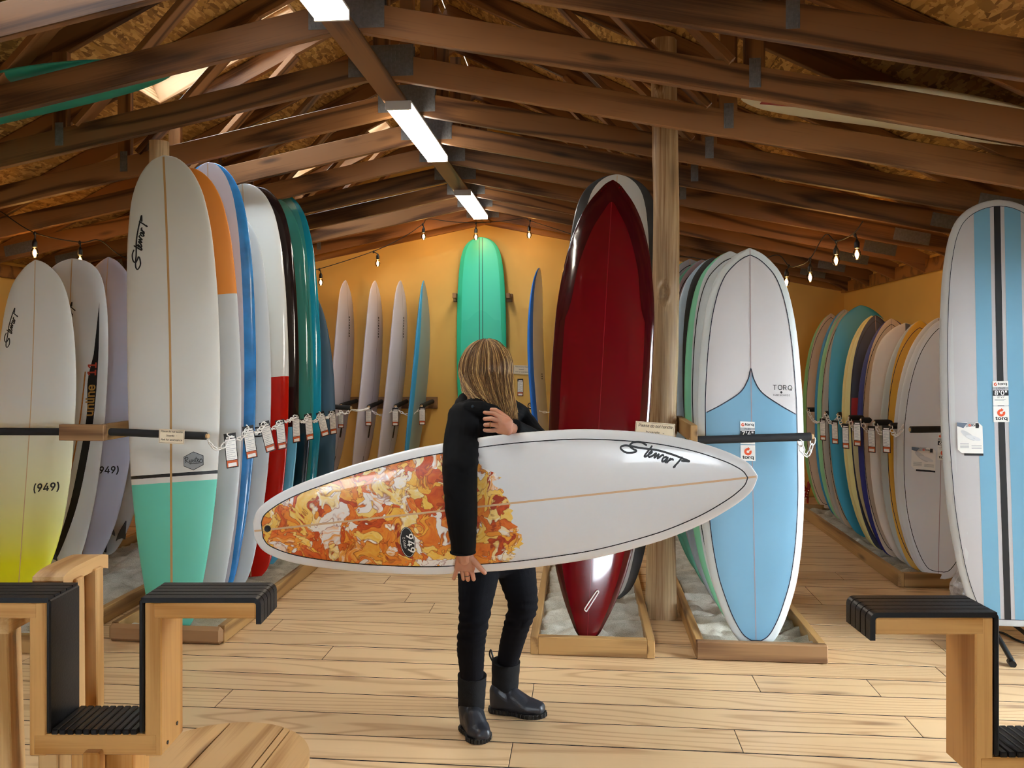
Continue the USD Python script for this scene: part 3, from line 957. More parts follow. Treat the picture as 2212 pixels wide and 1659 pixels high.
# --- back wall, edge on
ROWC = 'white boards standing edge on against the back wall'
ICE = matte('d3d0da')
for k, (nx, ny, tx, lab) in enumerate(((747, 606, 716, 'leftmost of the three white boards standing edge on at the back wall'), (811, 607, 776, 'middle of the three white boards standing edge on at the back wall'), (866, 607, 828, 'rightmost of the three white boards standing edge on at the back wall'))):
    b = B('surfboard', lab, P(nx + 13, ny, 8.45), PXZ(tx - 2, 8.16, 0.03), 0.50, face=(-1, 0.12, 0), outline='fun', group=ROWC, T=0.08, rock=(.075, .06))
    b.body(ICE)
    b.decal(sbox(-.0025, .01, .0025, b.L * .99), 'stringer', paint('grey_line', '8f8c92'), off=.0008, side=1)
    b.text(unary_union([sbox(k * .03, 0, k * .03 + .02, .026 - .004 * (k % 3)) for k in range(8)]), -0.04, b.L - 0.40, 'lettering', BLACKP, rot=-90, side=1)
    b.text(sbox(-.02, 0, .02, .16), -0.03, 0.62, 'badge', BLACKP, side=1)
    for x in (-.12, 0.0, .12):
        b.decal(sbox(x - .006, .22 - abs(x), x + .006, .42 - abs(x)), 'fin_slot', BLACKP, side=1)
b = B('surfboard', 'board with a sky blue rail and grey face standing edge on at the back wall', P(930, 607, 8.45), PXZ(880, 8.16, 0.03), 0.48, face=(-1, 0.12, 0), outline='short', group='blue edged boards at the back wall', T=0.075, rock=(.08, .03))
b.body(matte('93a5a2'), rail=.78, railmat=matte('3f9fd2'))
b = B('surfboard', 'mint green longboard with black centre lines hung flat on the back wall', P(1040, 514, 8.60), PXZ(1040, 8.52, 0.25), 0.555, outline='noser', rock=(.05, .02))
b.body(matte('3fd0b0'), rail=.80, railmat=matte('2fbd92')).stringer(.006, BLACKP, x=-.018).stringer(.006, BLACKP, x=.018)
b.decal(Polygon(smoothpts([(-.235, 0.5), (-.225, 1.55), (-.14, 1.68), (0, 1.78), (.14, 1.68), (.225, 1.55), (.235, .5)], 5)).intersection(b.outline(.05)), 'deck_panel', matte('38cbab'), off=.0005)
for px in (992, 1094):
    br = thing('wall_bracket', 'small wooden wall bracket at the ' + ('left' if px < 1040 else 'right') + ' edge of the mint green longboard', 'bracket', P(px + (-6 if px < 1040 else 6), 642, 8.66), group='wooden brackets holding the green longboard')
    q = P(px + (-6 if px < 1040 else 6), 642, 8.66)
    put(br, 'back_plate', bx((-.035, 0, -.05), (.035, .037, .04)), W_DARKBOX, smooth=False)
    put(br, 'arm', bx((-.02, -.16, -.02), (.02, .0, .035)), W_DARKBOX, smooth=False)
b = B('surfboard', 'white board with a bright blue rail seen edge on right of the green longboard', P(1142, 582, 8.42), PXZ(1180, 8.15, 0.03), 0.5, face=(1, -.25, 0), outline='fun', group='blue edged boards at the back wall', T=0.09, rock=(.12, .03))
b.body(matte('e2ddd2'), back=matte('1f6fd6'), rail=.80, railmat=matte('1f6fd6'))
b.text(text_poly('III', 0.04, True), 0.05, 1.25, 'lettering', BLACKP, rot=90)
b = B('surfboard', 'cream white board peeking out left of the dark red longboard at the back wall', P(1214, 580, 8.42), PXZ(1236, 8.15, 0.03), 0.5, face=(1, -.25, 0), outline='fun', T=0.085, rock=(.1, .03))
b.body(matte('d2c7ab'))

# --- dark red rack
DRED, DRAIL = gloss('65050f'), gloss('3a030c')
b = B('surfboard', 'glossy dark red longboard with a pointed nose in the sand tray', P(1322, 404, 4.50), PXZ(1268, 4.10, 0.05), 0.555, outline='gothic', T=0.08, rock=(.10, .05))
b.body(DRED, rail=.80, railmat=DRAIL).stringer(.003, gloss('8a2028'))
arch = Polygon(smoothpts([(-.30, b.L - .95), (-.205, b.L - .75), (-.165, b.L - .50), (-.105, b.L - .30), (-.045, b.L - .185), (0, b.L - .125), (.045, b.L - .185), (.105, b.L - .30), (.165, b.L - .50), (.205, b.L - .75), (.30, b.L - .95)], 5))
b.decal(b.outline(.004).intersection(sbox(-1, b.L - .8, 1, 9)).difference(arch), 'nose_panel', DRAIL, off=.0012, size=.025)
lp = [(-.012, .14), (-.004, .155), (.035, .225), (.045, .245), (.038, .25), (.026, .236), (-.016, .165), (-.022, .15), (-.012, .14)]
v = np.array([(x, float(b.yof(x, z)) - .006 - .012 * math.sin(i / 8 * math.pi), z) for i, (x, z) in enumerate(lp)])
put(b.path, 'leash_loop', tube(smoothpts(v, 5), .0035, 7), CHAINM, smooth=True)
b = B('surfboard', 'white longboard with a charcoal rail directly behind the dark red one', P(1332, 386, 5.12), PXZ(1304, 4.80, 0.05), 0.63, outline='noser', T=0.075)
b.body(matte('c6c6c0'), rail=.74, railmat=paint('charcoal_cloud', '3d4144', rough=.25, coat=.5, var=.3, vscale=8)).stringer(.004)

# --- blue and white rack
ROWD = 'boards in the rack beside the log post'
b = B('surfboard', 'white board with a pale blue lower half, front of the post rack', P(1613, 546, 4.42), PXZ(1630, 4.085, 0.035), 0.555, outline='fun', group=ROWD, rock=(.08, .03))
LBLUE = matte('6b9ab3')
b.body(matte('c4cac8'))
u = b.outline(.036)
zc = b.L * 0.598
curve = Polygon(np.vstack([[(-.5, -.1)], smoothpts([(-.30, 1.165), (-.235, 1.20), (-.15, 1.247), (-.06, 1.31), (-.02, 1.375), (0, 1.44), (.02, 1.375), (.06, 1.31), (.15, 1.247), (.235, 1.20), (.30, 1.165)], 8), [(.5, -.1)]]))
b.decal(u, 'deck_panel', matte('c3bfbe'), off=.0005, size=.03)
b.decal(u.intersection(curve), 'blue_panel', LBLUE, off=.0011, size=.03)
b.pin(.036, .005, paint('navy_pin', '15182c'))
b.decal(u.intersection(curve).difference(u.intersection(curve).buffer(-.006)).intersection(sbox(-.232, 1.1, .232, 3)), 'curved_pinline', paint('navy_pin', '15182c'), off=.002)
b.stringer(.004, paint('rosy_line', '9c8483'), off=.0017)
tq = unary_union([affinity.translate(text_poly(c, .026), i * .0265, 0) for i, c in enumerate('TORQ')])
b.text(tq, .112, 1.325, 'lettering', BLACKP)
b.text(unary_union([affinity.translate(text_poly(c, .009), i * .0092, 0) for i, c in enumerate('SURFBOARDS')]), .114, 1.293, 'lettering', BLACKP)
b.text(Point(0, 0).buffer(.01), .158, 1.312, 'badge', BLACKP, scale=.6)
b.fins(BLACKF, [(-.16, .3), (.16, .3), (0, .15)])
TORQ74 = b
MRAIL = matte('7fcaa0')
b = B('surfboard', 'pale board with a mint rail and bright blue underside, second in the post rack', P(1572, 552, 4.78), PXZ(1604, 4.38, 0.04), 0.565, outline='fun', group=ROWD)
b.body(matte('c5c8c6'), rail=.87, railmat=MRAIL, back=matte('2f8fd0')).pin(.042, .005, BLACKP).fins(BLACKF, [(-.16, .3), (0, .15)])
b = B('surfboard', 'dark grey board with a pale rail and red underside, third in the post rack', P(1536, 565, 5.02), PXZ(1582, 4.62, 0.045), 0.56, outline='fun', group=ROWD, T=.085)
b.body(matte('4b4a48'), rail=.80, railmat=matte('b9cbd6'), back=matte('b3262c')).fins(BLACKF, [(-.16, .3), (0, .15)])
b = B('surfboard', 'pinkish board with a green rail, fourth in the post rack', P(1513, 569, 5.36), PXZ(1556, 4.95, 0.05), 0.565, outline='fun', group=ROWD)
b.body(matte('a9989c'), rail=.86, railmat=matte('5fa58a'), back=matte('2a7fb4')).pin(.042, .005, BLACKP).stringer(.004)
b = B('surfboard', 'grey board with a green rail, rearmost in the post rack', P(1487, 567, 5.7), PXZ(1534, 5.3, 0.05), 0.57, outline='fun', group=ROWD)
b.body(matte('a3a2a8'), rail=.86, railmat=matte('5fa58a'), back=matte('2a7fb4')).pin(.042, .005, BLACKP).stringer(.004)

# --- right wall
ROWE = 'short boards leaning along the right wall'
FR = (-0.42, -1, 0)


def short(lab, nose, tail, W, col, rail=None, rcol=None, pin=True, out='short', fins=True, T=.068, str_=True, Yn=None):
    b = B('surfboard', lab, P(nose[0], nose[1], nose[2]), PXZ(tail[0], tail[1], 0.055), W, face=FR, outline=out, group=ROWE, T=T, rock=(.07, .05))
    b.body(matte(col), rail=rail, railmat=matte(rcol) if rcol else None)
    if pin and rail:
        b.pin(W * .5 * (1 - rail), .004, BLACKP)
    if str_:
        b.stringer(.004, paint('rosy_line', '9c8483'))
    if fins:
        b.fins(BLACKF, [(-.15, .32), (.15, .32), (0, .14)])
    return b


short('peach board with a leaf green rim, rearmost along the right wall', (1797, 680, 7.98), (1792, 7.75, 0), .52, 'cdb39a', .86, '7fae62')
short('grey board with a sky blue rim, second from the back along the right wall', (1826, 672, 7.62), (1822, 7.33, 0), .52, 'b7b2aa', .84, '2c8fc0')
short('pale board with a light green rim, third from the back along the right wall', (1832, 675, 7.5), (1829, 7.2, 0), .52, 'c4b6a4', .84, '8fce96')
short('peach board with a grey rail, fourth from the back along the right wall', (1846, 671, 7.2), (1846, 6.9, 0), .52, 'd3bba2', .82, 'a8a49c')
short('solid cyan blue fish board along the right wall', (1861, 664, 6.92), (1876, 6.55, 0), .56, '2f95b8', out='fun', str_=False)
b = short('pale yellow board with a plain yellow rail, behind the navy decked one', (1884, 687, 6.62), (1908, 6.22, 0), .52, 'dcd08c', str_=False)
b = short('navy decked board with a yellow rail and red and white bands', (1892, 686, 6.52), (1916, 6.12, 0), .52, '2d3148', .84, 'd8cf8c')
u = b.outline(.05)
for z0, z1, c, nm in ((.78, .90, 'd6c9a0', 'lower_panel'), (.90, .97, 'c8bfae', 'white_band'), (.97, 1.17, '9c1a22', 'red_band')):
    b.decal(u.intersection(sbox(-1, z0, 1, z1)), nm, matte(c), off=.0006)
b.decal(u.intersection(sbox(-1, 0, 1, .78)), 'tail_panel', matte('d2c898'), off=.0006)
short('peach decked board with a navy rail along the right wall', (1926, 693, 6.28), (1941, 5.92, 0), .52, 'c9b49c', .84, '1e1f6a')
b = short('cream board with a dark square nose corner and outlined badge near the tail', (1956, 702, 6.0), (1973, 5.72, 0), .53, 'd9cec0', out='fun', str_=False)
b.decal(b.outline(.004).intersection(sbox(.0, b.L - .16, .5, 9)), 'nose_corner', matte('5a5654'), off=.0006)
tb = unary_union([LineString(smoothpts(q, 5)).buffer(.0045) for q in ([(0, 0), (-.015, .03), (.01, .05), (.05, .10), (.05, .055), (.12, .05), (.13, .0), (0, 0)], [(.03, .02), (.035, .045)], [(.065, .025), (.085, .035), (.1, .02), (.08, .012), (.065, .025)])])
b.text(tb, -.12, .52, 'badge', BLACKP)
short('bright yellow decked board with a grey rail along the right wall', (1987, 697, 5.86), (1992, 5.58, 0), .52, 'dfa50a', .82, 'b3b6ac', str_=False)
short('white board with a thick plain rail, second from the front along the right wall', (2027, 691, 5.70), (2018, 5.47, 0), .53, 'd3d1cb', .84, 'd3d1cb')
b = short('white board with a grey pinline and paper leaflet, frontmost along the right wall', (2040, 692, 5.62), (2026, 5.40, 0), .54, 'dcdde0', .84, 'd3d3d0')
WHITE66 = b

# --- striped board on its stand, far right
b = B('surfboard', 'white longboard with pale blue and black lengthwise stripes at the right edge', P(2142, 437, 4.42), PXZ(2171, 4.36, 0.10), 0.575, outline='noser', face=(-.1, -1, 0), T=.07, rock=(.06, .03))
b.body(matte('bfc0be'))
u = b.outline(.034)
b.decal(u, 'deck_panel', matte('b9b6b6'), off=.0005)
ST1, ST2 = matte('70a4be'), BLACKP
for x0, x1 in ((-.113, -.035), (.035, .113)):
    b.decal(u.intersection(sbox(x0, -1, x1, 9)), 'blue_stripe', ST1, off=.001)
b.decal(u.intersection(sbox(-.016, -1, .016, 9)), 'black_stripe', ST2, off=.001)
b.pin(.034, .003, paint('navy_pin', '15182c'))
STRIPED = b

# --- boards stored up on the trusses
b = B('surfboard', 'teal board stored flat on the rafters at the upper left', (-3.95, 3.72, 2.608 + .06), (-2.1, 3.78, 2.978 + .045), .55, face=(0.2, 0, -1), outline='fun')
b.body(matte('2a9c8a'))
b = B('surfboard', 'white board with a black arrow graphic stored flat on the rafters at the upper right', (.78, 3.85, 2.806 + .045), (2.35, 3.85, 2.492 + .045), .56, face=(-.19, 0, -1), outline='gothic')
b.body(matte('c9c0a0'))
ar = Polygon(smoothpts([(0, 1.02), (-.1, .75), (-.14, .4), (-.12, .06), (.12, .06), (.14, .4), (.1, .75), (0, 1.02)], 5)).buffer(0)
b.decal(ar.buffer(.008), 'graphic_edge', matte('d6d2c4'), off=.001)
b.decal(ar, 'graphic', gloss('14161a'), off=.0016)
b.decal(LineString([(-.02, 1.08), (.03, 1.2), (-.03, 1.28), (.02, 1.36)]).buffer(.018), 'graphic_smoke', gloss('14161a'), off=.001)
b.decal(sbox(-.05, b.L - .42, .0, b.L - .1), 'red_flash', matte('8f2420'), off=.001)

# ---------------------------------------------------------------- the board under her arm
HELD_Y = 2.985
b = B('surfboard', 'white surfboard with a marbled orange flame tail, carried under the person\'s arm', P(1632, 1026, HELD_Y), P(554, 1144, HELD_Y), 0.522, outline='egg', T=.066, rock=(.03, .02))
HELD = b
b.body(paint('held_white', 'e3e3e1', rough=.28, coat=.3, bump=.06, bscale=500), n=70)


def marble(path):
    pal = [(0.0, lin('a83a1c')), (.10, lin('d4561f')), (.24, lin('e67c2c')), (.38, lin('f0a238')), (.52, lin('f6c552')), (.64, lin('f7da8a')), (.72, lin('f7efe2')), (.84, lin('f3ece4')), (.92, lin('f0a848')), (1, lin('e8752c'))]
    nodes = {'tc': ('texture_coordinate', {}), 'w': ('noise_texture', dict(scale=6, detail=2, roughness=.5)), 'ws': ('mix', dict(mix_type='multiply', fac=1.0, color2=(.34, .34, .34))), 'wm': ('mix', dict(mix_type='add', fac=1.0)),
             'w2': ('noise_texture', dict(scale=17, detail=2.5, roughness=.55)), 'ws2': ('mix', dict(mix_type='multiply', fac=1.0, color2=(.13, .13, .13))), 'wm2': ('mix', dict(mix_type='add', fac=1.0)),
             'v': ('voronoi_texture', dict(scale=17)), 'sc': ('separate_color', {}), 'vn': ('noise_texture', dict(scale=26, detail=3, distortion=1.2)), 'a': ('math', dict(math_type='multiply_add', value2=.34, value3=-.17)), 'sm': ('math', dict(math_type='add')),
             've': ('voronoi_texture', dict(scale=17, feature='distance_to_edge')), 'er': ('rgb_ramp', {'ramp': [(0, (.75,) * 3), (.035, (.35,) * 3), (.08, (0, 0, 0))]}), 'mx': ('mix', dict(color2=lin('9a3a1c'))),
             'r': ('rgb_ramp', {'ramp': pal}), 'p': ('principled_bsdf', dict(roughness=.3, coat_weight=.3))}
    links = [('tc.object', 'w.vector'), ('w.color', 'ws.color1'), ('tc.object', 'wm.color1'), ('ws.color', 'wm.color2'), ('wm.color', 'w2.vector'), ('w2.color', 'ws2.color1'), ('wm.color', 'wm2.color1'), ('ws2.color', 'wm2.color2'),
             ('wm2.color', 'v.vector'), ('wm2.color', 've.vector'), ('wm.color', 'vn.vector'), ('v.color', 'sc.color'), ('vn.fac', 'a.value1'), ('sc.r', 'sm.value1'), ('a.value', 'sm.value2'), ('sm.value', 'r.fac'),
             ('ve.distance', 'er.fac'), ('er.color', 'mx.fac'), ('r.color', 'mx.color1'), ('mx.color', 'p.base_color')]
    return usdkit.material(stage, path, nodes, links, surface='p.BSDF')


def held_xz(px, py):
    q = np.linalg.inv(b.M) @ np.r_[P(px, py, HELD_Y - .03), 1]
    return q[0], q[2]


edge = [held_xz(*q) for q in ((1000, 960), (1030, 1000), (1080, 1032), (1066, 1040), (1098, 1080), (1106, 1120), (1120, 1150), (1128, 1185), (1113, 1182), (1108, 1204), (1094, 1222), (1085, 1260))]
rag = []
for (x0, z0), (x1, z1) in zip(edge, edge[1:]):
    for k in range(7):
        t = k / 7
        rag.append((x0 + (x1 - x0) * t, z0 + (z1 - z0) * t + rng.uniform(-.010, .012)))
flame = Polygon(rag + [(.4, -.2), (-.4, -.2)]).buffer(0).intersection(b.outline(.034))
b.decal(flame, 'flame_panel', M('flame_marble', marble), off=.0006, size=.03)
b.stringer(.0075, paint('held_stringer', 'd9b48a', rough=.3))
b.pin(.034, .004, BLACKP)
x, z = held_xz(1338, 990)
b.text(ST, x, z, 'signature', BLACKP, rot=77, scale=.046)
x, z = held_xz(881, 1171)
ov = affinity.scale(Point(0, 0).buffer(1, quad_segs=16), .060, .030)
b.text(ov, x, z, 'badge', BLACKP, off=.002)
b.text(ov.buffer(-.0025).difference(ov.buffer(-.004)), x, z, 'badge_ring', WHITEP, off=.0027)
n = text_poly('949', .026, True)
b.text(affinity.scale(n, 1.15, 1, origin=(0, 0)), x - .036, z - .001, 'badge_lettering', WHITEP, off=.0027)
n = unary_union([affinity.translate(text_poly(c, .0095), i * .0125, 0) for i, c in enumerate('COMP')])
b.text(n, x - .023, z - .017, 'badge_lettering', WHITEP, off=.0027)
x, z = held_xz(578, 1142)
pl = lathe([(0, .0022), (.004, .0022), (.005, .0030), (.011, .0034), (.0128, .0022), (.013, -.004)], 24)
pl.apply_transform(trimesh.transformations.rotation_matrix(math.pi / 2, (1, 0, 0)))
pl.apply_translation((x, float(b.yof(x, z)) - .002, z))
put(b.path, 'leash_plug', pl, BLACKF, smooth=30)

# ---------------------------------------------------------------- the girl
SKIN = paint('skin', 'bb8468', rough=.5, sub=.12, var=.06, vscale=40)
JACKET = paint('black_jacket', '08080a', rough=.8, bump=.25, bscale=420, spec=.15)
JEANS = paint('black_jeans', '0d0d12', rough=.85, bump=.35, bscale=600, spec=.12)
BOOTN = paint('boot_neoprene', '111113', rough=.85, bump=.5, bscale=520, spec=.3)
BOOTR = paint('boot_rubber', '25272d', rough=.38, bump=.15, bscale=260)


def ball(p, r, n=20):
    return m3.Manifold.sphere(r, n).translate(tuple(map(float, p)))


def ell(p, rx, ry, rz, n=28, rot=None):
    e = m3.Manifold.sphere(1.0, n).scale((rx, ry, rz))
    if rot:
        e = e.rotate(rot)
    return e.translate(tuple(map(float, p)))


def chain(js, n=20):
    """Tapered limb through joints (point, radius)."""
    out = m3.Manifold()
    for (p, r), (q, s) in zip(js, js[1:]):
        out = out + m3.Manifold.batch_hull([ball(p, r, n), ball(q, s, n)])
    return out


def hull(*ms):
    return m3.Manifold.batch_hull(list(ms))


def finish(m, edge=.012, it=14, amp=0.0, scale=30, seed=1):
    m = m.refine_to_length(edge)
    t = m.to_mesh()
    t = trimesh.Trimesh(t.vert_properties[:, :3], t.tri_verts, process=True)
    trimesh.smoothing.filter_taubin(t, iterations=it)
    if amp:
        t.vertices = t.vertices + t.vertex_normals * ((meshkit.fbm(t.vertices * scale, 3, seed) - .5) * 2 * amp)[:, None]
    return t


girl = thing('person', 'person with long blond hair in black jacket, jeans and boots carrying the flame board', 'person', (-.39, 3.2, 0))

# joints (photograph position, depth)
HEAD = P(1046, 800, 3.24)
NECK = P(1052, 872, 3.24)
SR, ER, WR = P(1003, 912, 3.05), P(994, 1050, 2.885), P(1002, 1196, 2.885)
SL, EL, WL = P(1118, 915, 3.34), P(1178, 968, 3.18), P(1106, 927, 3.0)
CHEST, WAIST, PELV = P(1058, 985, 3.24), P(1062, 1090, 3.25), P(1066, 1185, 3.25)
HR, KR, AR = P(1034, 1200, 3.18), P(1024, 1338, 3.10), P(1020, 1500, 3.17)
HL, KL, AL = P(1112, 1195, 3.32), P(1130, 1312, 3.25), P(1092, 1475, 3.35)
S = 3.15 / F    # metres in a pixel at her depth


# hands
def finger(js, r0, r1):
    k = len(js)
    return chain([(p, r0 + (r1 - r0) * i / (k - 1)) for i, p in enumerate(js)], 14)


HY = 2.915
right = [
    chain([(WR, .023), (P(1003, 1207, HY - .02), .024)], 16),
    hull(ball(P(995, 1204, HY - .018), .016), ball(P(1015, 1204, HY - .018), .016), ball(P(988, 1226, HY), .012), ball(P(1018, 1228, HY - .005), .014), ball(P(1003, 1226, HY - .012), .014)),
    finger([P(988, 1228, HY), P(984, 1240, HY), P(980, 1249, HY + .02), P(981, 1250, HY + .035)], .0085, .0068),
    finger([P(997, 1230, HY - .006), P(1000, 1242, HY - .002), P(1001, 1250, HY + .018), P(1001, 1249, HY + .045)], .0092, .0075),
    finger([P(1007, 1231, HY - .008), P(1010, 1243, HY - .004), P(1011, 1252, HY + .018), P(1011, 1250, HY + .05)], .0096, .0078),
    finger([P(1017, 1230, HY - .006), P(1021, 1242, HY - .002), P(1023, 1251, HY + .018), P(1023, 1249, HY + .046)], .0096, .0078),
    finger([P(1017, 1206, HY - .018), P(1028, 1217, HY - .018), P(1039, 1229, HY - .014), P(1047, 1237, HY - .006)], .0135, .0085),
]
LY = 2.945
left = [
    chain([(WL, .024), (P(1098, 922, LY + .01), .024)], 16),
    hull(ball(P(1100, 912, LY), .015), ball(P(1098, 932, LY), .015), ball(P(1078, 902, LY - .005), .013), ball(P(1077, 930, LY - .005), .012), ball(P(1088, 915, LY - .012), .014)),
    finger([P(1079, 900, LY - .008), P(1066, 893, LY - .014), P(1054, 892, LY - .004), P(1047, 891, LY + .015)], .0092, .0072),
    finger([P(1076, 909, LY - .012), P(1061, 904, LY - .022), P(1049, 905, LY - .01), P(1047, 905, LY + .012)], .0096, .0078),
    finger([P(1075, 919, LY - .012), P(1061, 917, LY - .022), P(1049, 918, LY - .01), P(1048, 918, LY + .012)], .0094, .0078),
    finger([P(1076, 929, LY - .008), P(1062, 930, LY - .016), P(1050, 930, LY - .006), P(1047, 929, LY + .012)], .0088, .007),
    finger([P(1096, 905, LY + .004), P(1082, 894, LY + .006), P(1070, 886, LY + .012), P(1062, 885, LY + .02)], .012, .008),
]
# head, looking away over her left shoulder
FD = unit((-.62, .78, -.12))
FX = unit(np.cross(FD, (0, 0, 1)))
FU = np.cross(FX, FD)
hp = lambda a, bb, c: HEAD + FX * a + FD * bb + FU * c
head = hull(ball(hp(0, -.02, .025), .088, 32), ball(hp(0, .02, .01), .08, 32), ball(hp(0, .03, -.055), .055, 24)) + hull(ball(hp(0, .045, -.06), .042), ball(hp(0, .062, -.085), .022))
head = head + hull(ball(hp(0, .098, .0), .008, 12), ball(hp(0, .112, -.028), .011, 12), ball(hp(0, .09, -.03), .014, 12)) + hull(ball(hp(-.018, .088, -.062), .007, 12), ball(hp(.018, .088, -.062), .007, 12), ball(hp(0, .093, -.062), .008, 12))
for sx in (-1, 1):
    head = head + hull(ball(hp(sx * .083, -.01, .01), .008, 12), ball(hp(sx * .088, -.022, -.02), .008, 12), ball(hp(sx * .08, 0, -.035), .006, 12))
    head = head - ball(hp(sx * .034, .101, .008), .014, 14)
core = head + chain([(NECK + (0, 0, .05), .047), (NECK - (0, 0, .04), .052)]) + hull(ball(CHEST + (0, 0, .05), .10), ball(SR + (.03, .06, -.03), .04), ball(SL + (-.03, -.02, -.03), .045), ball(WAIST, .09)) + hull(ball(WAIST, .09), ball(HR, .075), ball(HL, .075))
core = core + chain([(SR, .042), (ER, .034), (WR, .024)]) + chain([(SL, .045), (EL, .036), (WL, .024)])
core = core + chain([(HR, .06), (P(1033, 1245, 3.17), .055), (KR, .043), (P(1017, 1405, 3.13), .040), (AR, .030), (AR - (0, 0, .06), .025)]) + chain([(HL, .06), (P(1118, 1245, 3.29), .055), (KL, .043), (P(1104, 1395, 3.31), .036), (AL, .028), (AL - (0, 0, .07), .025)])
core = core.trim_by_plane((0, 0, 1), .2)
for m in right + left:
    core = core + m
put(girl, 'body', finish(core, .006, 8), SKIN, smooth=True, world=True)
for sx in (-1, 1):
    put(girl, 'eye', move(trimesh.creation.icosphere(2, .0115), hp(sx * .034, .088, .008)), paint('eye_white', 'e8e4df', rough=.1), smooth=True, world=True, label='eye looking away')
put(girl, 'lips', finish(hull(ball(hp(-.02, .089, -.062), .004, 10), ball(hp(.02, .089, -.062), .004, 10), ball(hp(0, .099, -.061), .006, 10)), .004, 3), paint('lips', 'a8564e', rough=.4), smooth=True, world=True)
for px, py, pyy in ((1023.5, 1251.5, HY + .018),):
    pass
nail = paint('nail', 'd9a898', rough=.25)
put(girl, 'thumb_nail', ell(P(1046, 1236, HY - .0135), .006, .003, .0075).to_mesh() and finish(ell(P(1046, 1236, HY - .0125), .0058, .003, .0075), .003, 2), nail, smooth=True, world=True)


def ring(c, axis, r, mat, w=.0017, stone=False):
    a = unit(axis)
    u = unit(np.cross(a, (0.3, 1, .2)))
    w2 = np.cross(a, u)
    t = np.linspace(0, 2 * np.pi, 25)[:-1]
    m = tube(c + r * (np.cos(t)[:, None] * u + np.sin(t)[:, None] * w2), w, 8, closed=True)
    return put(girl, 'ring', m, mat, smooth=True, world=True)


ring(P(1009.6, 1244, HY - .003), P(1010, 1243, HY) - P(1007, 1231, HY), .0096, paint('silver', '8d8a88', rough=.25, metal=1))
ring(P(1059, 917, LY - .021), (1, 0, 0), .0098, paint('gold', 'c49a52', rough=.25, metal=1))


# jacket
def cut(m, p, n):
    """Keeps the side of the plane through p that n points to."""
    n = unit(n)
    return m.trim_by_plane(tuple(n), float(np.dot(n, p)))


SRo = P(1002, 905, 3.05)
sleeve = chain([(P(1040, 890, 3.13), .07), (SRo, .066), (P(995, 965, 2.97), .069), (P(994, 1010, 2.905), .068), (ER, .064), (P(997, 1110, 2.875), .060), (P(1000, 1160, 2.88), .050), (P(1001, 1215, 2.885), .044)], 24)
CUF = P(1000, 1195, 2.88)
sleeve = cut(sleeve, CUF, (0.04, 0.0, 1))
WLc = P(1109, 928, 3.0)
sl2 = chain([(P(1085, 890, 3.26), .075), (P(1116, 905, 3.33), .066), (P(1150, 945, 3.26), .058), (EL, .052), (P(1140, 945, 3.09), .044), (P(1100, 920, 2.99), .036)], 24)
sl2 = cut(sl2, WLc, EL - WL)
torso = hull(ball(P(1018, 905, 3.12), .07), ball(P(1100, 900, 3.3), .07), ball(CHEST + (-.02, .01, 0), .125), ball(CHEST + (.05, -.01, 0), .11)) + hull(ball(CHEST, .125), ball(WAIST, .115), ball(WAIST + (.04, 0, 0), .10)) + hull(ball(WAIST, .115), ball(P(1040, 1165, 3.2), .105), ball(P(1100, 1165, 3.28), .105))
torso = torso + hull(ball(P(1022, 888, 3.16), .06), ball(P(1090, 884, 3.28), .06), ball(P(1056, 872, 3.24), .05))
torso = torso + hull(ball(P(1036, 925, 3.10), .082), ball(P(1044, 950, 3.14), .09), ball(CHEST + (-.02, .01, 0), .12), ball(P(1020, 960, 3.12), .08))
torso = cut(torso, P(1060, 1222, 3.2), (0, 0, 1))
hood = m3.Manifold()
for k in range(11):      # the folded hood and stand-up collar round the neck
    a = k / 11 * 2 * np.pi
    c0 = NECK + np.array([.088 * math.cos(a), .088 * math.sin(a), -.01 + .03 * math.sin(a + 2.2)])
    a2 = (k + 1) / 11 * 2 * np.pi
    c1 = NECK + np.array([.088 * math.cos(a2), .088 * math.sin(a2), -.01 + .03 * math.sin(a2 + 2.2)])
    hood = hood + hull(ball(c0, .026, 14), ball(c1, .026, 14)) + hull(ball(c0 + (0, 0, .035), .018, 12), ball(c1 + (0, 0, .035), .018, 12), ball(c0, .02, 12))
roll = chain([(P(1004, 868, 3.13), .034), (P(992, 893, 3.07), .036), (P(1012, 885, 3.03), .034), (P(1040, 885, 3.03), .034), (P(1066, 893, 3.05), .033)], 18)
jk = finish(torso + sleeve + sl2 + hood + roll, .011, 10, amp=.0035, scale=22, seed=3)
v = jk.vertices                                       # creases across the sleeves and the back
fold = np.sin(v[:, 2] * 150 + 3.0 * meshkit.fbm(v * 9, 3, 8) * 6 + v[:, 0] * 40) * np.clip(meshkit.fbm(v * 5, 2, 12) - .42, 0, 1) * .012
jk.vertices = v + jk.vertex_normals * fold[:, None]
put(girl, 'jacket', jk, JACKET, smooth=True, world=True)
p = P(1021, 878, 2.998)
put(girl, 'snap_button', finish(ell(p, .006, .004, .006), .003, 1), paint('snap', '2c3a44', rough=.3, metal=.6), smooth=True, world=True)
cu = np.linspace(0, 2 * np.pi, 25)[:-1]
cc = P(1000, 1192.5, 2.883)
put(girl, 'cuff', tube(np.c_[cc[0] + .0455 * np.cos(cu), cc[1] + .0455 * np.sin(cu), cc[2] + 0 * cu], .004, 8, closed=True), JACKET, smooth=True, world=True)

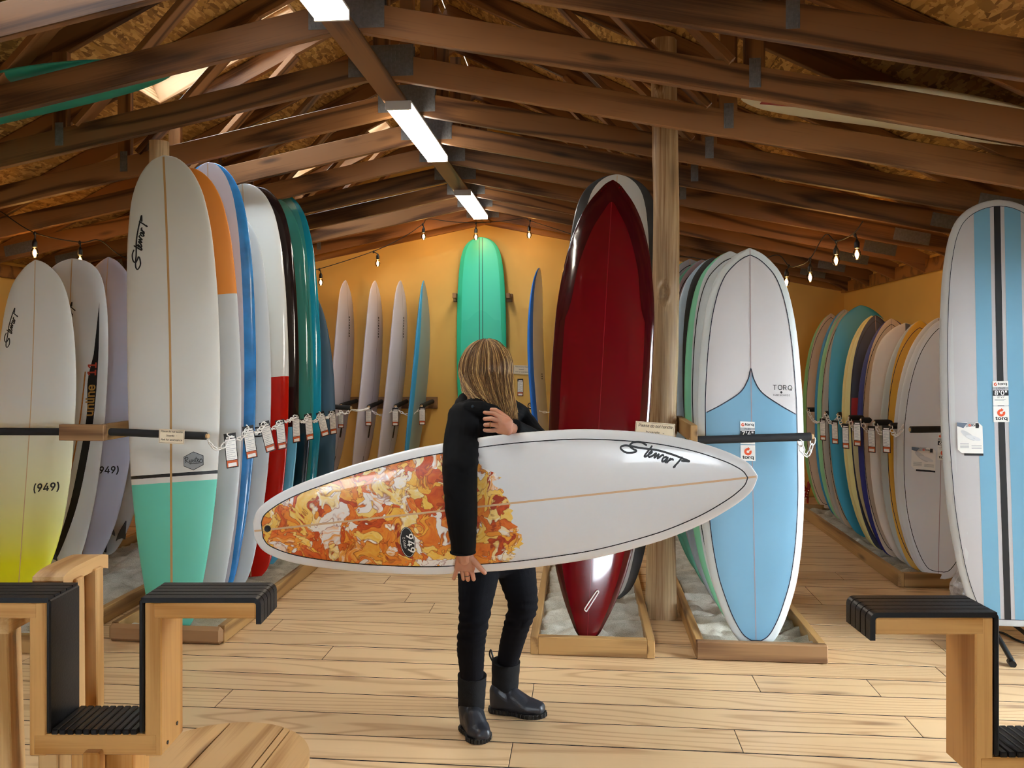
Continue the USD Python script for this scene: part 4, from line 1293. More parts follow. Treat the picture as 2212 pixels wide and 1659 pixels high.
# jeans
leg_r = chain([(P(1036, 1195, 3.19), .098), (P(1033, 1245, 3.17), .084), (P(1028, 1295, 3.13), .070), (KR, .060), (P(1019, 1372, 3.105), .058), (P(1017, 1405, 3.13), .0565), (P(1019, 1450, 3.155), .049), (AR, .042)], 26)
leg_l = chain([(P(1106, 1190, 3.31), .095), (P(1118, 1245, 3.29), .080), (P(1128, 1290, 3.26), .066), (KL, .060), (P(1118, 1345, 3.265), .055), (P(1104, 1395, 3.31), .0505), (P(1095, 1435, 3.34), .045), (AL, .040)], 26)
hips = hull(ball(P(1042, 1175, 3.2), .10), ball(P(1100, 1172, 3.3), .10), ball(P(1036, 1200, 3.19), .095), ball(P(1106, 1198, 3.3), .095))
jn = finish(leg_r + leg_l + hips, .011, 10)
v = jn.vertices
kn = np.exp(-((v[:, 2] - KR[2]) / .07) ** 2) * .6 + np.exp(-((v[:, 2] - .42) / .12) ** 2) * .5 + .12
jn.vertices = v + jn.vertex_normals * (np.sin(v[:, 2] * 190 + 10 * meshkit.fbm(v * 8, 2, 4)) * .0028 * kn)[:, None]
put(girl, 'jeans', jn, JEANS, smooth=True, world=True)


# boots
def boot(heel, toe, shin, topp, rt, tab=None):
    """heel, toe on the floor; shin: centre of the ankle; topp: centre of the shaft's mouth."""
    heel, toe = np.array(heel), np.array(toe)
    d = unit((toe - heel) * (1, 1, 0))
    L = np.linalg.norm(toe - heel)
    s = np.cross((0, 0, 1), d)
    at = lambda t, side, z: heel + d * (t * L) + s * side + (0, 0, z)
    b = thing_sub('boot')
    sh0 = np.array(shin) - (0, 0, .015)
    foot = hull(ball(at(.13, 0, .036), .034, 28), ball(at(.15, 0, .085), .041, 28), ball(sh0, .050, 28), ball(at(.40, 0, .048), .038, 28))
    foot = foot + hull(ball(sh0, .048, 28), ball(at(.40, 0, .07), .040, 28), ball(at(.62, .012, .042), .033, 28), ball(at(.62, -.012, .042), .033, 28), ball(at(.3, 0, .03), .035, 28))
    foot = foot + hull(ball(at(.40, .004, .048), .040, 28), ball(at(.66, .017, .036), .033, 28), ball(at(.66, -.016, .036), .032, 28), ball(at(.88, .008, .032), .027, 28), ball(at(.87, -.010, .032), .026, 28))
    foot = cut(foot, heel + (0, 0, .012), (0, 0, 1))
    put(girl_p, 'boot', finish(foot, .008, 16, amp=.0012, scale=25), BOOTR, smooth=True, world=True)
    path = last()
    zs = np.linspace(0, 1, 14)
    ax = np.array(topp) - np.array(shin)
    pts = [np.array(shin) + ax * (t * 1.05 - .05) for t in zs]
    rr = [rt * (.90 + .10 * t + .012 * math.sin(t * 19)) for t in zs]
    sh = tube(pts, rr, 28, caps=False)
    inner = tube(pts[::-1], [r - .005 for r in rr[::-1]], 28, caps=False)
    k = len(pts) * 28
    f = list(sh.faces) + [tuple(i + k for i in t) for t in inner.faces]
    v = np.vstack([sh.vertices, inner.vertices])
    for j in range(28):                               # rim
        j2 = (j + 1) % 28
        f += [((len(pts) - 1) * 28 + j, (len(pts) - 1) * 28 + j2, k + 0 + j2), ((len(pts) - 1) * 28 + j, k + j2, k + j)]
    put(path, 'shaft', sub(trimesh.Trimesh(v, np.array(f), process=False)), BOOTN, smooth=50)
    ol = Polygon(smoothpts([(at(t, w * 1.0, 0)[0], at(t, w, 0)[1]) for t, w in ((-.02, 0), (.02, .032), (.2, .040), (.45, .038), (.68, .052), (.88, .04), (1.0, .012), (1.0, -.014), (.88, -.04), (.68, -.05), (.45, -.036), (.2, -.038), (.02, -.03), (-.02, 0))], 6)).buffer(0)
    so = extr(ol, .020)
    so.vertices[:, 2] += .001
    for q in range(24):
        pass
    put(path, 'sole', sub(so), RUBBER, smooth=False)
    lug = [sub(move(cbox(.009, .009, .018, .002), (*ol.exterior.interpolate(q / 34, normalized=True).coords[0], .011))) for q in range(34)]
    put(path, 'sole_lugs', join(*lug), RUBBER, smooth=False)
    if tab is not None:
        put(path, 'pull_tab', sub(tube(smoothpts(tab, 6), .004, 8)), RUBBER, smooth=True)


girl_p = girl


def thing_sub(n):
    return None


def last():
    k = COUNT[(girl, 'boot')] - 1
    return f'{girl}/boot' + (f'_{k:03d}' if k else '')


def sub(m):
    m = m.copy()
    o = origin(girl)
    m.vertices = m.vertices - o[:3, 3]
    return m


boot(G(1006, 1572), G(1046, 1607), P(1018, 1525, 3.17), P(1020, 1458, 3.165), .060)
boot(G(1060, 1534), G(1178, 1548), P(1090, 1500, 3.35), P(1093, 1428, 3.345), .062, tab=[P(1066, 1432, 3.40), P(1058, 1415, 3.41), P(1060, 1404, 3.41), P(1064, 1416, 3.40), P(1067, 1432, 3.40)])

# hair: a shaped mass with strands over it
HC = HEAD + (.005, -.012, .0)
RX, RY, RZ = .108, .108, .125
mass = ell(HC + (0, 0, .0), RX - .006, RY - .006, RZ - .006, 40)
mass = mass + hull(ell(HC + (.012, -.005, -.045), .100, .088, .075), ell(P(1060, 853, 3.19), .078, .050, .03)) + hull(ell(P(1075, 845, 3.18), .062, .05, .05), ell(P(1094, 893, 3.12), .030, .020, .028), ell(P(1072, 888, 3.13), .030, .018, .022))
mass = mass - hull(ball(hp(0, .13, -.02), .062), ball(hp(0, .13, -.09), .06), ball(hp(0, .2, -.04), .08))
hm = finish(mass, .008, 10)
HAIRM = M('blond_hair', lambda path: usdkit.material(stage, path, {
    'tc': ('texture_coordinate', {}), 'mp': ('mapping', dict(scale=(90, 90, 4))), 'n': ('noise_texture', dict(scale=1.0, detail=3)), 'r': ('rgb_ramp', {'ramp': [(.3, lin('5f4426')), (.5, lin('8a6a40')), (.75, lin('b8965e'))]}), 'p': ('principled_bsdf', dict(roughness=.45, specular_ior_level=.35))},
    [('tc.object', 'mp.vector'), ('mp.vector', 'n.vector'), ('n.fac', 'r.fac'), ('r.color', 'p.base_color')], surface='p.BSDF'))
hair = put(girl, 'hair', hm, HAIRM, smooth=True, world=True)
rs = np.random.default_rng(11)
sets = [[], [], []]
crown = HC + (.004, .0, 0)
for i in range(2600):
    phi = rs.uniform(-np.pi, np.pi)                   # round the head; -pi/2 faces the picture
    dirx, diry = math.cos(phi), math.sin(phi)
    if np.dot(FD[:2] / np.linalg.norm(FD[:2]), (dirx, diry)) > .62:
        continue
    off = rs.normal(0, .003)
    pts = []
    th1 = rs.uniform(1.5, 2.05)
    for t in np.linspace(.05, 1, 9):
        th = t * th1
        pts.append(crown + np.array([(RX + off) * math.sin(th) * dirx, (RY + off) * math.sin(th) * diry, (RZ + off) * math.cos(th)]) + (0.0, 0, 0))
    p = pts[-1].copy()
    if diry < .25:                                    # falls forward over her right shoulder, towards the picture's right
        u = (dirx + 1) / 2
        end = P(1018 + 92 * u ** .75 + rs.normal(0, 4), 862 + 48 * u + rs.normal(0, 7), 3.10 + .03 * rs.normal() * .4 - .01 * u)
        mid = p * .55 + end * .45 + np.array([-.012 * (1 - u), -.018, -.012])
        for t in (.3, .6, .85, 1.0):
            pts.append((1 - t) ** 2 * p + 2 * t * (1 - t) * mid + t * t * end)
    else:
        for t in (.3, .6, 1.0):
            pts.append(p + np.array([-dirx * .03 * t, -diry * .04 * t, -.10 * t]))
    pts = np.array(pts)
    pts += (meshkit.noise(pts * 25 + i * 3.7, 5)[:, None] - .5) * .006
    k = meshkit.noise(np.array([[phi * 19, off * 120, 2.0]]), 3)[0] + rs.normal(0, .13)
    sets[0 if k < .45 else 1 if k < .68 else 2].append(pts)
HM = [paint('hair_brown', '6a4a2a', rough=.4), paint('hair_blond', '9c7646', rough=.4), paint('hair_light', 'd0ac70', rough=.4)]
for s_, m_ in zip(sets, HM):
    c = UsdGeom.BasisCurves.Define(stage, numbered(hair, 'strands'))
    allp = np.vstack(s_) - origin(girl)[:3, 3]
    c.CreatePointsAttr(Vt.Vec3fArray.FromNumpy(allp.astype(np.float32)))
    c.CreateCurveVertexCountsAttr(Vt.IntArray([len(q) for q in s_]))
    c.CreateTypeAttr('cubic'); c.CreateBasisAttr('catmullRom'); c.CreateWrapAttr('pinned')
    c.CreateWidthsAttr(Vt.FloatArray([.0016])); c.SetWidthsInterpolation('constant')
    UsdShade.MaterialBindingAPI.Apply(c.GetPrim()).Bind(m_)
    tag(str(c.GetPath()), kind='stuff')

# ---------------------------------------------------------------- racks: beams, foam bars, pegs
def bar(p0, p1, label, group='foam covered rack bars', r=.021, end=1):
    p0, p1 = np.array(p0), np.array(p1)
    t = thing('rack_bar', label, 'rack bar', (p0 + p1) / 2, group=group)
    d = unit(p1 - p0)
    put(t, 'foam', tube([p0, p0 + d * .003, p1 - d * .003, p1], [r - .003, r, r, r - .003], 18), FOAM, smooth=40, world=True)
    put(t, 'dowel', tube([p0 - d * .004, p1 + d * .012], r * .62, 12), STRING, smooth=40, world=True)
    return t


RZ = 1.105
pa, pb_ = P(126, 936, 4.05), P(221, 935, 4.05)
rk = thing('board_rack', 'brown wooden rack bracket with a wide end plate left of the mint tailed longboard', 'rack bracket', (-2.66, 4.3, RZ))
beam(rk, 'end_plate', (pa[0], 4.07, RZ), (-2.62, 4.07, RZ), .038, .089, W_DARKBOX)
beam(rk, 'rail', (-2.64, 4.09, RZ), (-2.64, 4.585, RZ), .038, .089, W_BOX)
beam(rk, 'rail', (-2.625, 4.76, RZ), (-2.625, 6.75, RZ), .038, .089, W_BOX)
bar((-3.75, 4.10, RZ - .005), (pa[0] + .0, 4.10, RZ), 'long foam bar in front of the yellow fade board')
bar((-2.62, 4.115, RZ), P(446, 942, 4.06), 'foam bar with the handwritten card, in front of the mint tailed longboard')
XB = -1.955
PEG = [(4.47, 'white and orange'), (4.77, 'blue railed'), (5.02, 'plain white'), (5.26, 'red tailed'), (5.50, 'black railed'), (5.80, 'green'), (6.12, 'turquoise')]
bar((-2.6, 6.62, RZ + .0), P(757, 881, 6.60), 'foam bar at the back end of the left rack, near the hanging chain')
# right rack
rk = thing('board_rack', 'wooden rack arm on the log post behind the board nose she carries', 'rack bracket', (.56, 4.3, 1.12))
beam(rk, 'rail', (.575, 4.09, 1.125), (.575, 4.72, 1.125), .036, .089, W_BOX)
bar((.56, 4.115, 1.088), P(1752, 943, 4.115), 'foam bar across the pale blue board in the post rack')
# back wall
rk = thing('board_rack', 'brown board on the back wall carrying the foam pegs', 'rack rail', P(830, 870, 8.66))
beam(rk, 'rail', P(700, 870, 8.68), P(945, 870, 8.68), .034, .13, W_DARKBOX)
for k, (x0, y0, x1, y1) in enumerate(((769.6, 866, 737, 876), (824, 867, 797, 879), (878, 867, 855, 878), (934, 867, 911, 877))):
    bar(P(x0, y0, 8.66), P(x1, y1, 8.14), f'foam peg on the back wall, {["leftmost", "second from the left", "third from the left", "rightmost"][k]}', 'foam pegs on the back wall', r=.024)
# right wall
rk = thing('board_rack', 'wooden rail on the right wall behind the short boards', 'rack rail', (2.8, 6.6, 1.03))
beam(rk, 'rail', (XR - .02, 5.3, 1.03), (XR - .02, 8.2, 1.03), .034, .089, W_DARKBOX)
PEGR = [(1744, 885, 7.66), (1783, 893, 6.9), (1810, 896, 6.56), (1834, 903, 6.2), (1860, 908, 5.98), (1889, 913, 5.80), (1922, 920, 5.66), (1966, 928, 5.30)]
for k, (px, py, Y) in enumerate(PEGR):
    q = P(px, py, Y)
    bar(q, (XR - .04, Y + .03, q[2] + .01), 'foam peg on the right wall ' + ['beside the rearmost peach board', 'before the pale green rimmed board', 'behind the solid cyan board', 'behind the navy decked board', 'behind the navy railed board', 'behind the cream board', 'behind the yellow decked board', ''][k] if k < 7 else 'long foam peg crossing the frontmost white board at the right wall', 'foam pegs on the right wall' if k < 7 else 'front foam peg', r=.022)


# ---------------------------------------------------------------- chains
def link_mesh(a=.021, b=.0125, r=.0034):
    t = np.linspace(0, 2 * np.pi, 11)[:-1]
    x = np.cos(t) * b + np.sign(np.cos(t)) * np.abs(np.cos(t)) ** .5 * (a - b)
    return tube(np.c_[x, np.sin(t) * b, 0 * t], r, 5, closed=True)


LINK = link_mesh()


def chainline(name, label, pts, sag, pitch=.033):
    """Links hung from point to point."""
    pts = [np.array(p) for p in pts]
    t = thing(name, label, 'chain', pts[0])
    path = []
    for i, (a, c) in enumerate(zip(pts, pts[1:])):
        s = sag[i] if np.ndim(sag) else sag
        for u in np.linspace(0, 1, 40, endpoint=False):
            path.append(a + (c - a) * u - np.array([0, 0, 4 * s * u * (1 - u)]))
    path = np.array(path + [pts[-1]])
    d = np.r_[0, np.cumsum(np.linalg.norm(np.diff(path, axis=0), axis=1))]
    n = int(d[-1] / pitch)
    for k in range(n):
        s = (k + .5) / n * d[-1]
        q = np.array([np.interp(s, d, path[:, j]) for j in range(3)])
        q2 = np.array([np.interp(s + .01, d, path[:, j]) for j in range(3)])
        x = unit(q2 - q)
        y = unit(np.cross((0, 0, 1) if abs(x[2]) < .9 else (0, 1, 0), x))
        z = np.cross(x, y)
        y, z = (y, z) if k % 2 else (unit(y + .9 * z), unit(z - .9 * y))
        y = y if k % 2 else np.cross(z, x)
        put(t, 'link', LINK, CHAINM, smooth=True, m=np.linalg.inv(origin(t)) @ frame(x, y, z, q))
    return t


tags = [  # top px, depth, turn, lean, which board
    (496, 936, 4.20, 40, -5, 'in front of the orange nosed board, nearest and largest'), (535, 920, 4.43, 42, -8, 'in front of the blue railed board'), (570, 911, 4.70, 46, -14, 'in front of the plain white board with the wave badge'),
    (604, 907, 4.95, 52, -6, 'left edge of the red tail panel'), (638.5, 896, 5.27, 60, -3, 'between the red tail panel and the black rail'), (665, 894, 5.55, 55, -6, 'in front of the dark green board'),
    (691, 890, 5.86, 42, -14, 'on the turquoise longboard, turned to the front'), (717, 887, 6.20, 55, -5, 'past the turquoise board, last one hung along the left rack')]
hang = [P(447, 944, 4.07)] + [P(x + .5, y + 2, Y) for x, y, Y, *_ in tags] + [P(737, 888, 6.45), P(757, 884, 6.6)]
chainline('plastic_chain', 'white plastic chain strung past the tall boards of the left rack', hang, [.075, .05, .05, .045, .02, .05, .06, .045, .03, .03])
chainline('plastic_chain', 'white plastic chain looped along the pegs of the back wall', [P(757, 884, 6.62), P(797, 881, 8.12), P(855, 880, 8.12), P(911, 879, 8.12)], [.02, .08, .08])
chainline('plastic_chain', 'short white chain crossing the bright blue railed board at the back wall', [P(1145, 877, 8.1), P(1196, 889, 8.1)], [.03])
chainline('plastic_chain', 'short white chain looped from the foam bar end beside the pale blue board', [P(1727, 950, 4.10), P(1757, 946, 4.14)], [.085])
rp = [P(px + 1, py, Y - .01) for px, py, Y in PEGR[:7]] + [P(1951, 918, 5.38)]
chainline('plastic_chain', 'cream chain drooping along the pegs of the right wall', rp, [.10, .08, .08, .08, .07, .07, .07], pitch=.035)
hk = thing('wall_hook', 'small black hook holding the short chain at the back wall', 'hook', P(1145, 877, 8.1))
put(hk, 'ring', tube([P(1145, 877, 8.1) + np.array([.022 * math.cos(a), .0, .03 * math.sin(a)]) for a in np.linspace(0, 2 * np.pi, 13)[:-1]], .006, 6, closed=True), BLACKF, smooth=True, world=True)
put(hk, 'arm', tube([P(1145, 877, 8.12), P(1147, 874, 8.69)], .012, 8), BLACKF, smooth=True, world=True)

# ---------------------------------------------------------------- price tags
tag0 = None


def pricetag(m, label, group):
    global tag0
    if tag0 is not None:
        return copy_of(tag0, 'price_tag', m, label, group)
    t = tag0 = thing('price_tag', label, 'price tag', m=m, group=group)
    w, h = .066, .195
    put(t, 'card', bx((-w / 2, -.0008, -h), (w / 2, .0008, 0), .0003), BLACKP, smooth=False)
    q = lambda x0, z0, x1, z1, e=.0014: bx((x0, -e, z0), (x1, e, z1), .0002)
    put(t, 'paper', q(-w / 2 + .004, -h + .045, w / 2 - .004, -.032), WHITEP, smooth=False)
    put(t, 'orange_band', q(-w / 2 + .004, -h + .006, w / 2 - .004, -h + .042), paint('tag_orange', 'c4571f'), smooth=False)
    put(t, 'price_sticker', q(-w / 2 + .010, -h + .008, w / 2 - .010, -h + .028, .0019), WHITEP, smooth=False)
    ln = [q(-w / 2 + .009, -.045 - .011 * k, -w / 2 + .009 + (.048, .03, .045, .02, .05, .036, .044, .028, .047, .04)[k], -.042 - .011 * k, .0019) for k in range(10)]
    put(t, 'print', join(*ln), GREYP, smooth=False)
    put(t, 'header', q(-w / 2 + .012, -.028, w / 2 - .008, -.018), WHITEP, smooth=False)
    return t


def tagm(p, turn, lean, s=1.0):
    a, l = math.radians(turn), math.radians(lean)
    x0 = np.array([math.cos(a), math.sin(a), 0])
    z0 = np.array([0, 0, 1.0])
    x, z = x0 * math.cos(l) + z0 * math.sin(l), z0 * math.cos(l) - x0 * math.sin(l)
    z = -z * -1
    return frame(x * s, np.cross(z, x) * s, z * s, p)


GT = 'price tags hung on the white chain'
for x, y, Y, turn, lean, lab in tags:
    pricetag(tagm(P(x, y, Y), turn, -lean, 1.0), f'white price tag {lab}', GT)
for k, (x, y, Y) in enumerate(((736.5, 889, 6.5), (796, 881, 8.1), (854, 881, 8.1), (912, 879, 8.1))):
    pricetag(tagm(P(x, y, Y), 4, 0, .72 if k == 0 else .98), 'price tag facing front at the back wall, ' + ['behind the chain end', 'on the second foam peg', 'on the third foam peg', 'on the sky blue edged board'][k], 'price tags at the back wall pegs')
pricetag(tagm(P(1124, 818, 8.693), 0, 0, 1.0), 'price tag pinned on the yellow wall right of the green longboard', 'price tag on the wall')
for k, (x, y, Y) in enumerate(((1777, 904, 7.0), (1803, 908, 6.5), (1826, 915, 6.16), (1851, 908, 5.94), (1882, 920, 5.8), (1914, 919, 5.64))):
    pricetag(tagm(P(x, y, Y), -62, 2, .98), 'price tag turned edge on along the right wall chain, ' + ['farthest', 'second from the back', 'third from the back', 'fourth from the back', 'on the cream board', 'nearest, beside the yellow deck'][k], 'price tags on the right wall chain')


# ---------------------------------------------------------------- handwritten cards
HAND = [('Please do not handle', .62), ('boards  -', .34), ('Ask for assistance', .05)]


def card(name, label, m, w, h, lines):
    t = thing('notice_card', label, 'notice', m=m, group='handwritten notice cards')
    put(t, 'card', bx((-w / 2, 0, -h / 2), (w / 2, .0018, h / 2), .0004), CREAMP, smooth=False)
    bo = sbox(-w / 2 + .004, -h / 2 + .004, w / 2 - .004, h / 2 - .004)
    e = extr(bo.difference(bo.buffer(-.0012)), .0006)
    put(t, 'border', trimesh.Trimesh(np.c_[e.vertices[:, 0], -e.vertices[:, 2], e.vertices[:, 1]], e.faces, process=False), paint('brown_ink', '5b4630'), smooth=False)
    for s_, f in lines:
        p = affinity.skew(text_poly(s_, h * .13), 12, origin=(0, 0))
        x0, _, x1, _ = p.bounds
        k = min(1, w * .86 / (x1 - x0))
        p = affinity.translate(affinity.scale(p, k, 1, origin=(0, 0)), -(x1 - x0) * k / 2, -h / 2 + h * (.16 + f))
        e = extr(p, .0006)
        put(t, 'writing', trimesh.Trimesh(np.c_[e.vertices[:, 0], -e.vertices[:, 2], e.vertices[:, 1]], e.faces, process=False), BLACKP, smooth=False)


def rollm(p, deg, back=0):
    a = math.radians(deg)
    return frame((math.cos(a), 0, math.sin(a)), (0, 1, 0), (-math.sin(a), 0, math.cos(a)), p)


card('a', 'cream handwritten card on the foam bar of the mint tailed longboard', rollm(P(370.5, 943, 4.03), -2), .145, .078, HAND)
card('b', 'cream handwritten card above the nose of the carried board, by the log post', rollm(P(1414, 938, 4.03), -4), .20, .12, HAND)
card('c', 'small white handwritten card on the yellow wall beside the blue railed board', rollm(P(1128, 799, 8.69), -2), .19, .10, HAND)


# ---------------------------------------------------------------- stickers and leaflets on the boards
def swirl(r):
    t = np.radians(np.linspace(60, 385, 30))
    ringp = LineString(np.c_[np.cos(t), np.sin(t)] * r * .68).buffer(r * .30, cap_style=2)
    hole = LineString([(r * .05, 0), (r * 1.2, r * 1.0)]).buffer(r * .09, cap_style=2)
    tip = Polygon([(r * .0, r * 1.30), (r * .62, r * .72), (-.05 * r, r * .35)])
    return ringp.difference(hole).union(tip.difference(hole))


def torqword(h):
    return affinity.scale(text_poly('torq', h, True), 1.35, 1, origin=(0, 0))


def mid(p):
    a, c, d, e = p.bounds
    return affinity.translate(p, -(a + d) / 2, -(c + e) / 2)


def sticker(b, px, py, Y, w, model, size, up=1.0, lower=True, h1=.115):
    q = np.linalg.inv(b.M) @ np.r_[P(px, py, Y), 1]
    x, z = q[0], q[2]                                     # middle of the top edge
    D = lambda p, n, m, o: b.decal(p, n, m, off=o, size=.06)
    T = lambda p, dx, dz: affinity.translate(mid(p), x + dx, z + dz)
    D(sbox(x - w / 2, z - h1, x + w / 2, z), 'sticker', WHITEP, .003)
    D(T(swirl(w * .11), -w * .32, -.016), 'sticker_logo', ORANGEP, .0038)
    D(T(torqword(w * .17), w * .12, -.017), 'sticker_lettering', BLACKP, .0038)
    D(sbox(x - w / 2, z - .047, x + w / 2, z - .032), 'sticker_band', GREYP, .0036)
    D(T(text_poly(model, w * .15), 0, -.0395), 'sticker_lettering', paint('dark_grey_print', '55575a'), .0042)
    D(sbox(x - w / 2, z - .078, x + w / 2, z - .049), 'sticker_block', BLACKP, .0036)
    D(T(text_poly(size, w * .30, True), 0, -.0635), 'sticker_number', WHITEP, .0044)
    D(T(text_poly('22" x 3"', w * .085, True), 0, -.086), 'sticker_lettering', BLACKP, .0042)
    D(unary_union([sbox(x - w * .4, z - .098 - k * .007, x + w * (.3 - .1 * k), z - .096 - k * .007) for k in range(2)]), 'sticker_print', GREYP, .0042)
    if lower:
        z2 = z - h1 - .004 - (up - 1)
        D(sbox(x - w / 2, z2 - w * 1.1, x + w / 2, z2), 'sticker', WHITEP, .003)
        D(T(swirl(w * .26), 0, z2 - z - w * .42), 'sticker_logo', ORANGEP, .0038)
        D(T(torqword(w * .22), 0, z2 - z - w * .88), 'sticker_lettering', BLACKP, .0038)


sticker(TORQ74, 1616.5, 910, 4.21, .076, 'FUN', '7\'4"', h1=.12)
sticker(STRIPED, 2160, 823, 4.36, .076, 'LONG', '8\'0"', h1=.13)
sticker(WHITE66, 2040.5, 936, 5.42, .075, 'FISH'[:0] + 'MOD', '6\'6"', h1=.09)


def leaflet(b, px, py, Y, w, h, name='leaflet'):
    q = np.linalg.inv(b.M) @ np.r_[P(px, py, Y), 1]
    x, z = q[0], q[2]
    D = lambda p, n, m, o: b.decal(affinity.translate(p, x, z), n, m, off=o, size=.06)
    D(Polygon([(0, 0), (w - .02, 0), (w, -.02), (w, -h), (.02, -h), (0, -h + .02)]), 'leaflet', WHITEP, .004)
    D(Polygon([(0, 0), (.05, -.004), (.03, -.03), (0, -.02)]), 'leaflet_print', paint('slate_print', '5c6a7c'), .0048)
    D(Polygon([(.05, 0), (.09, 0), (.07, -.022), (.04, -.026)]), 'leaflet_print', GREYP, .0048)
    D(affinity.translate(torqword(.011), w * .55, -.020), 'leaflet_lettering', BLACKP, .0048)
    D(affinity.translate(swirl(.007), w * .50, -.015), 'leaflet_logo', ORANGEP, .0048)
    D(sbox(w - .034, -.03, w - .018, -.004), 'leaflet_print', BLACKP, .0048)
    D(affinity.rotate(affinity.scale(Point(w * .42, -h * .42).buffer(1), w * .34, w * .11), -38), 'leaflet_figure', paint('pale_print', 'c8cacb'), .0046)
    D(affinity.rotate(affinity.scale(Point(w * .62, -h * .5).buffer(1), w * .30, w * .09), -18), 'leaflet_figure', paint('pale_print2', 'd8dadb'), .005)
    D(unary_union([sbox(.012, -h * .70 - k * .007, w * .44, -h * .70 - k * .007 + .003) for k in range(4)] + [sbox(w * .54, -h * .76 - k * .007, w * .94, -h * .76 - k * .007 + .003) for k in range(3)]), 'leaflet_print', GREYP, .0048)
    D(sbox(.03, -h - .012, w, -h + .0), 'leaflet_edge', BLACKP, .0042)


leaflet(STRIPED, 2070, 913, 4.36, .122, .165)
leaflet(WHITE66, 1969, 963, 5.42, .145, .15)

# ---------------------------------------------------------------- string lights
GLOW = emit('filament_glow', 'ffc070', BULB)
BGLASS = glass('bulb_glass', (1.0, .93, .80))
bulb0 = None


def bulb(p, label, group):
    """p: the middle of the glass."""
    global bulb0
    m = frame((1, 0, 0), (0, 1, 0), (0, 0, 1), p)
    if bulb0 is not None:
        return copy_of(bulb0, 'light_bulb', m, label, group)
    bulb0 = t = thing('light_bulb', label, 'light bulb', m=m, group=group)
    put(t, 'glass', lathe([(0.0, -.042), (.010, -.040), (.020, -.028), (.027, -.008), (.024, .012), (.015, .030), (.012, .040)], 18), BGLASS, smooth=True)
    fl = [ell((0, 0, -.006), .014, .014, .026, 10)]
    put(t, 'filament', finish(fl[0], .02, 1), GLOW, smooth=True)
    put(t, 'socket', lathe([(.0, .036), (.015, .037), (.018, .045), (.018, .075), (.012, .085), (.006, .10), (.0, .101)], 14), RUBBER, smooth=40)
    return t


CORD = paint('black_cord', '141312', rough=.5)


def cord(label, pts, drops):
    """pts: (px, py, depth) of the cord; drops: bulbs (px, py, depth) and the point of the cord they hang from."""
    q = [P(*a) for a in pts]
    t = thing('string_lights', label, 'string light cord', q[0])
    put(t, 'cable', tube(smoothpts(q, 6), .0042, 7), CORD, smooth=True, world=True)
    for (bp, top_) in drops:
        a, c = P(*top_), P(*bp) + (0, 0, .095)
        put(t, 'drop', tube([a, a * .5 + c * .5 + (0.004, 0, 0), c], .005, 6), CORD, smooth=True, world=True)
        put(t, 'joint', ell(a, .012, .012, .02, 10).to_mesh() and finish(ell(a, .012, .012, .018, 10), .01, 1), RUBBER, smooth=True, world=True)
    return t


SL_ = 5.3
cord('black string light cord drooping above the far left boards', [(-40, 436, SL_ - .05), (0, 456, SL_), (75, 503, SL_ + .05), (172, 523, SL_ + .2), (215, 519, SL_ + .3), (262, 553, SL_ + .35), (330, 575, SL_ + .5)], [((75, 545, SL_ + .05), (75, 504, SL_ + .05)), ((173, 562, SL_ + .2), (172, 524, SL_ + .2))])
bulb(P(75, 545, SL_ + .05), 'lit string bulb farthest left, under the roof trusses', 'string light bulbs at the left')
bulb(P(173, 562, SL_ + .2), 'lit string bulb touching the top of the second far left board', 'string light bulbs at the left')
CY_ = 8.30
cord('black string light cord across the gable of the back wall', [(600, 600, 8.0), (689, 581, 8.1), (806, 543, 8.2), (870, 513, CY_), (912, 485, CY_), (925, 473, CY_ + .06), (975, 479, CY_), (1028, 481, CY_), (1090, 477, CY_), (1136, 471, CY_ + .05), (1146, 477, CY_), (1235, 506, CY_ - .1), (1330, 540, CY_ - .2), (1420, 552, CY_ - .3), (1496, 556, CY_ - .5)],
     [((693, 609, 8.1), (690, 582, 8.1)), ((816, 568, 8.2), (807, 544, 8.2)), ((915, 510, CY_), (913, 485, CY_)), ((1028, 511, CY_), (1028, 482, CY_)), ((1143, 507, CY_), (1145, 477, CY_))])
for (x, y, Y, lab) in ((693, 609, 8.1, 'leftmost, beside the turquoise longboard'), (816, 568, 8.2, 'second from the left, above the white boards'), (915, 510, CY_, 'third from the left, under the rafters'), (1028, 511, CY_, 'in front of the green longboard nose'), (1143, 507, CY_, 'rightmost, right of the green longboard nose')):
    bulb(P(x, y, Y), f'lit string bulb on the back wall, {lab}', 'string light bulbs at the back wall')
cord('black string light cord climbing to the rafters at the right', [(1496, 556, 7.8), (1590, 572, 7.2), (1640, 562, 6.9), (1681, 551, 6.7), (1705, 575, 6.5), (1728, 573, 6.3), (1750, 559, 6.1), (1783, 507, 5.9), (1806, 521, 5.7), (1843, 505, 5.5), (1864, 478, 5.4)],
     [((1699, 608, 6.5), (1704, 575, 6.5)), ((1750, 598, 6.1), (1750, 560, 6.1)), ((1806, 561, 5.7), (1806, 522, 5.7)), ((1851, 548, 5.5), (1847, 508, 5.5))])
for (x, y, Y, lab) in ((1699, 608, 6.5, 'lowest, just right of the blue and white board'), (1750, 598, 6.1, 'second from the left of the right group'), (1806, 561, 5.7, 'third from the left of the right group'), (1851, 548, 5.5, 'highest and rightmost of the right group')):
    bulb(P(x, y, Y), f'lit string bulb at the right, {lab}', 'string light bulbs at the right')

# ---------------------------------------------------------------- foreground stands (camera-facing frames: lateral, depth, height)
RV, FV = np.array([CA, SA, 0]), np.array([-SA, CA, 0])


def W(lat, d, z=0.0):
    return RV * lat + FV * d + (0, 0, z)


def lat(px, d):
    return (px - CX) / F * d


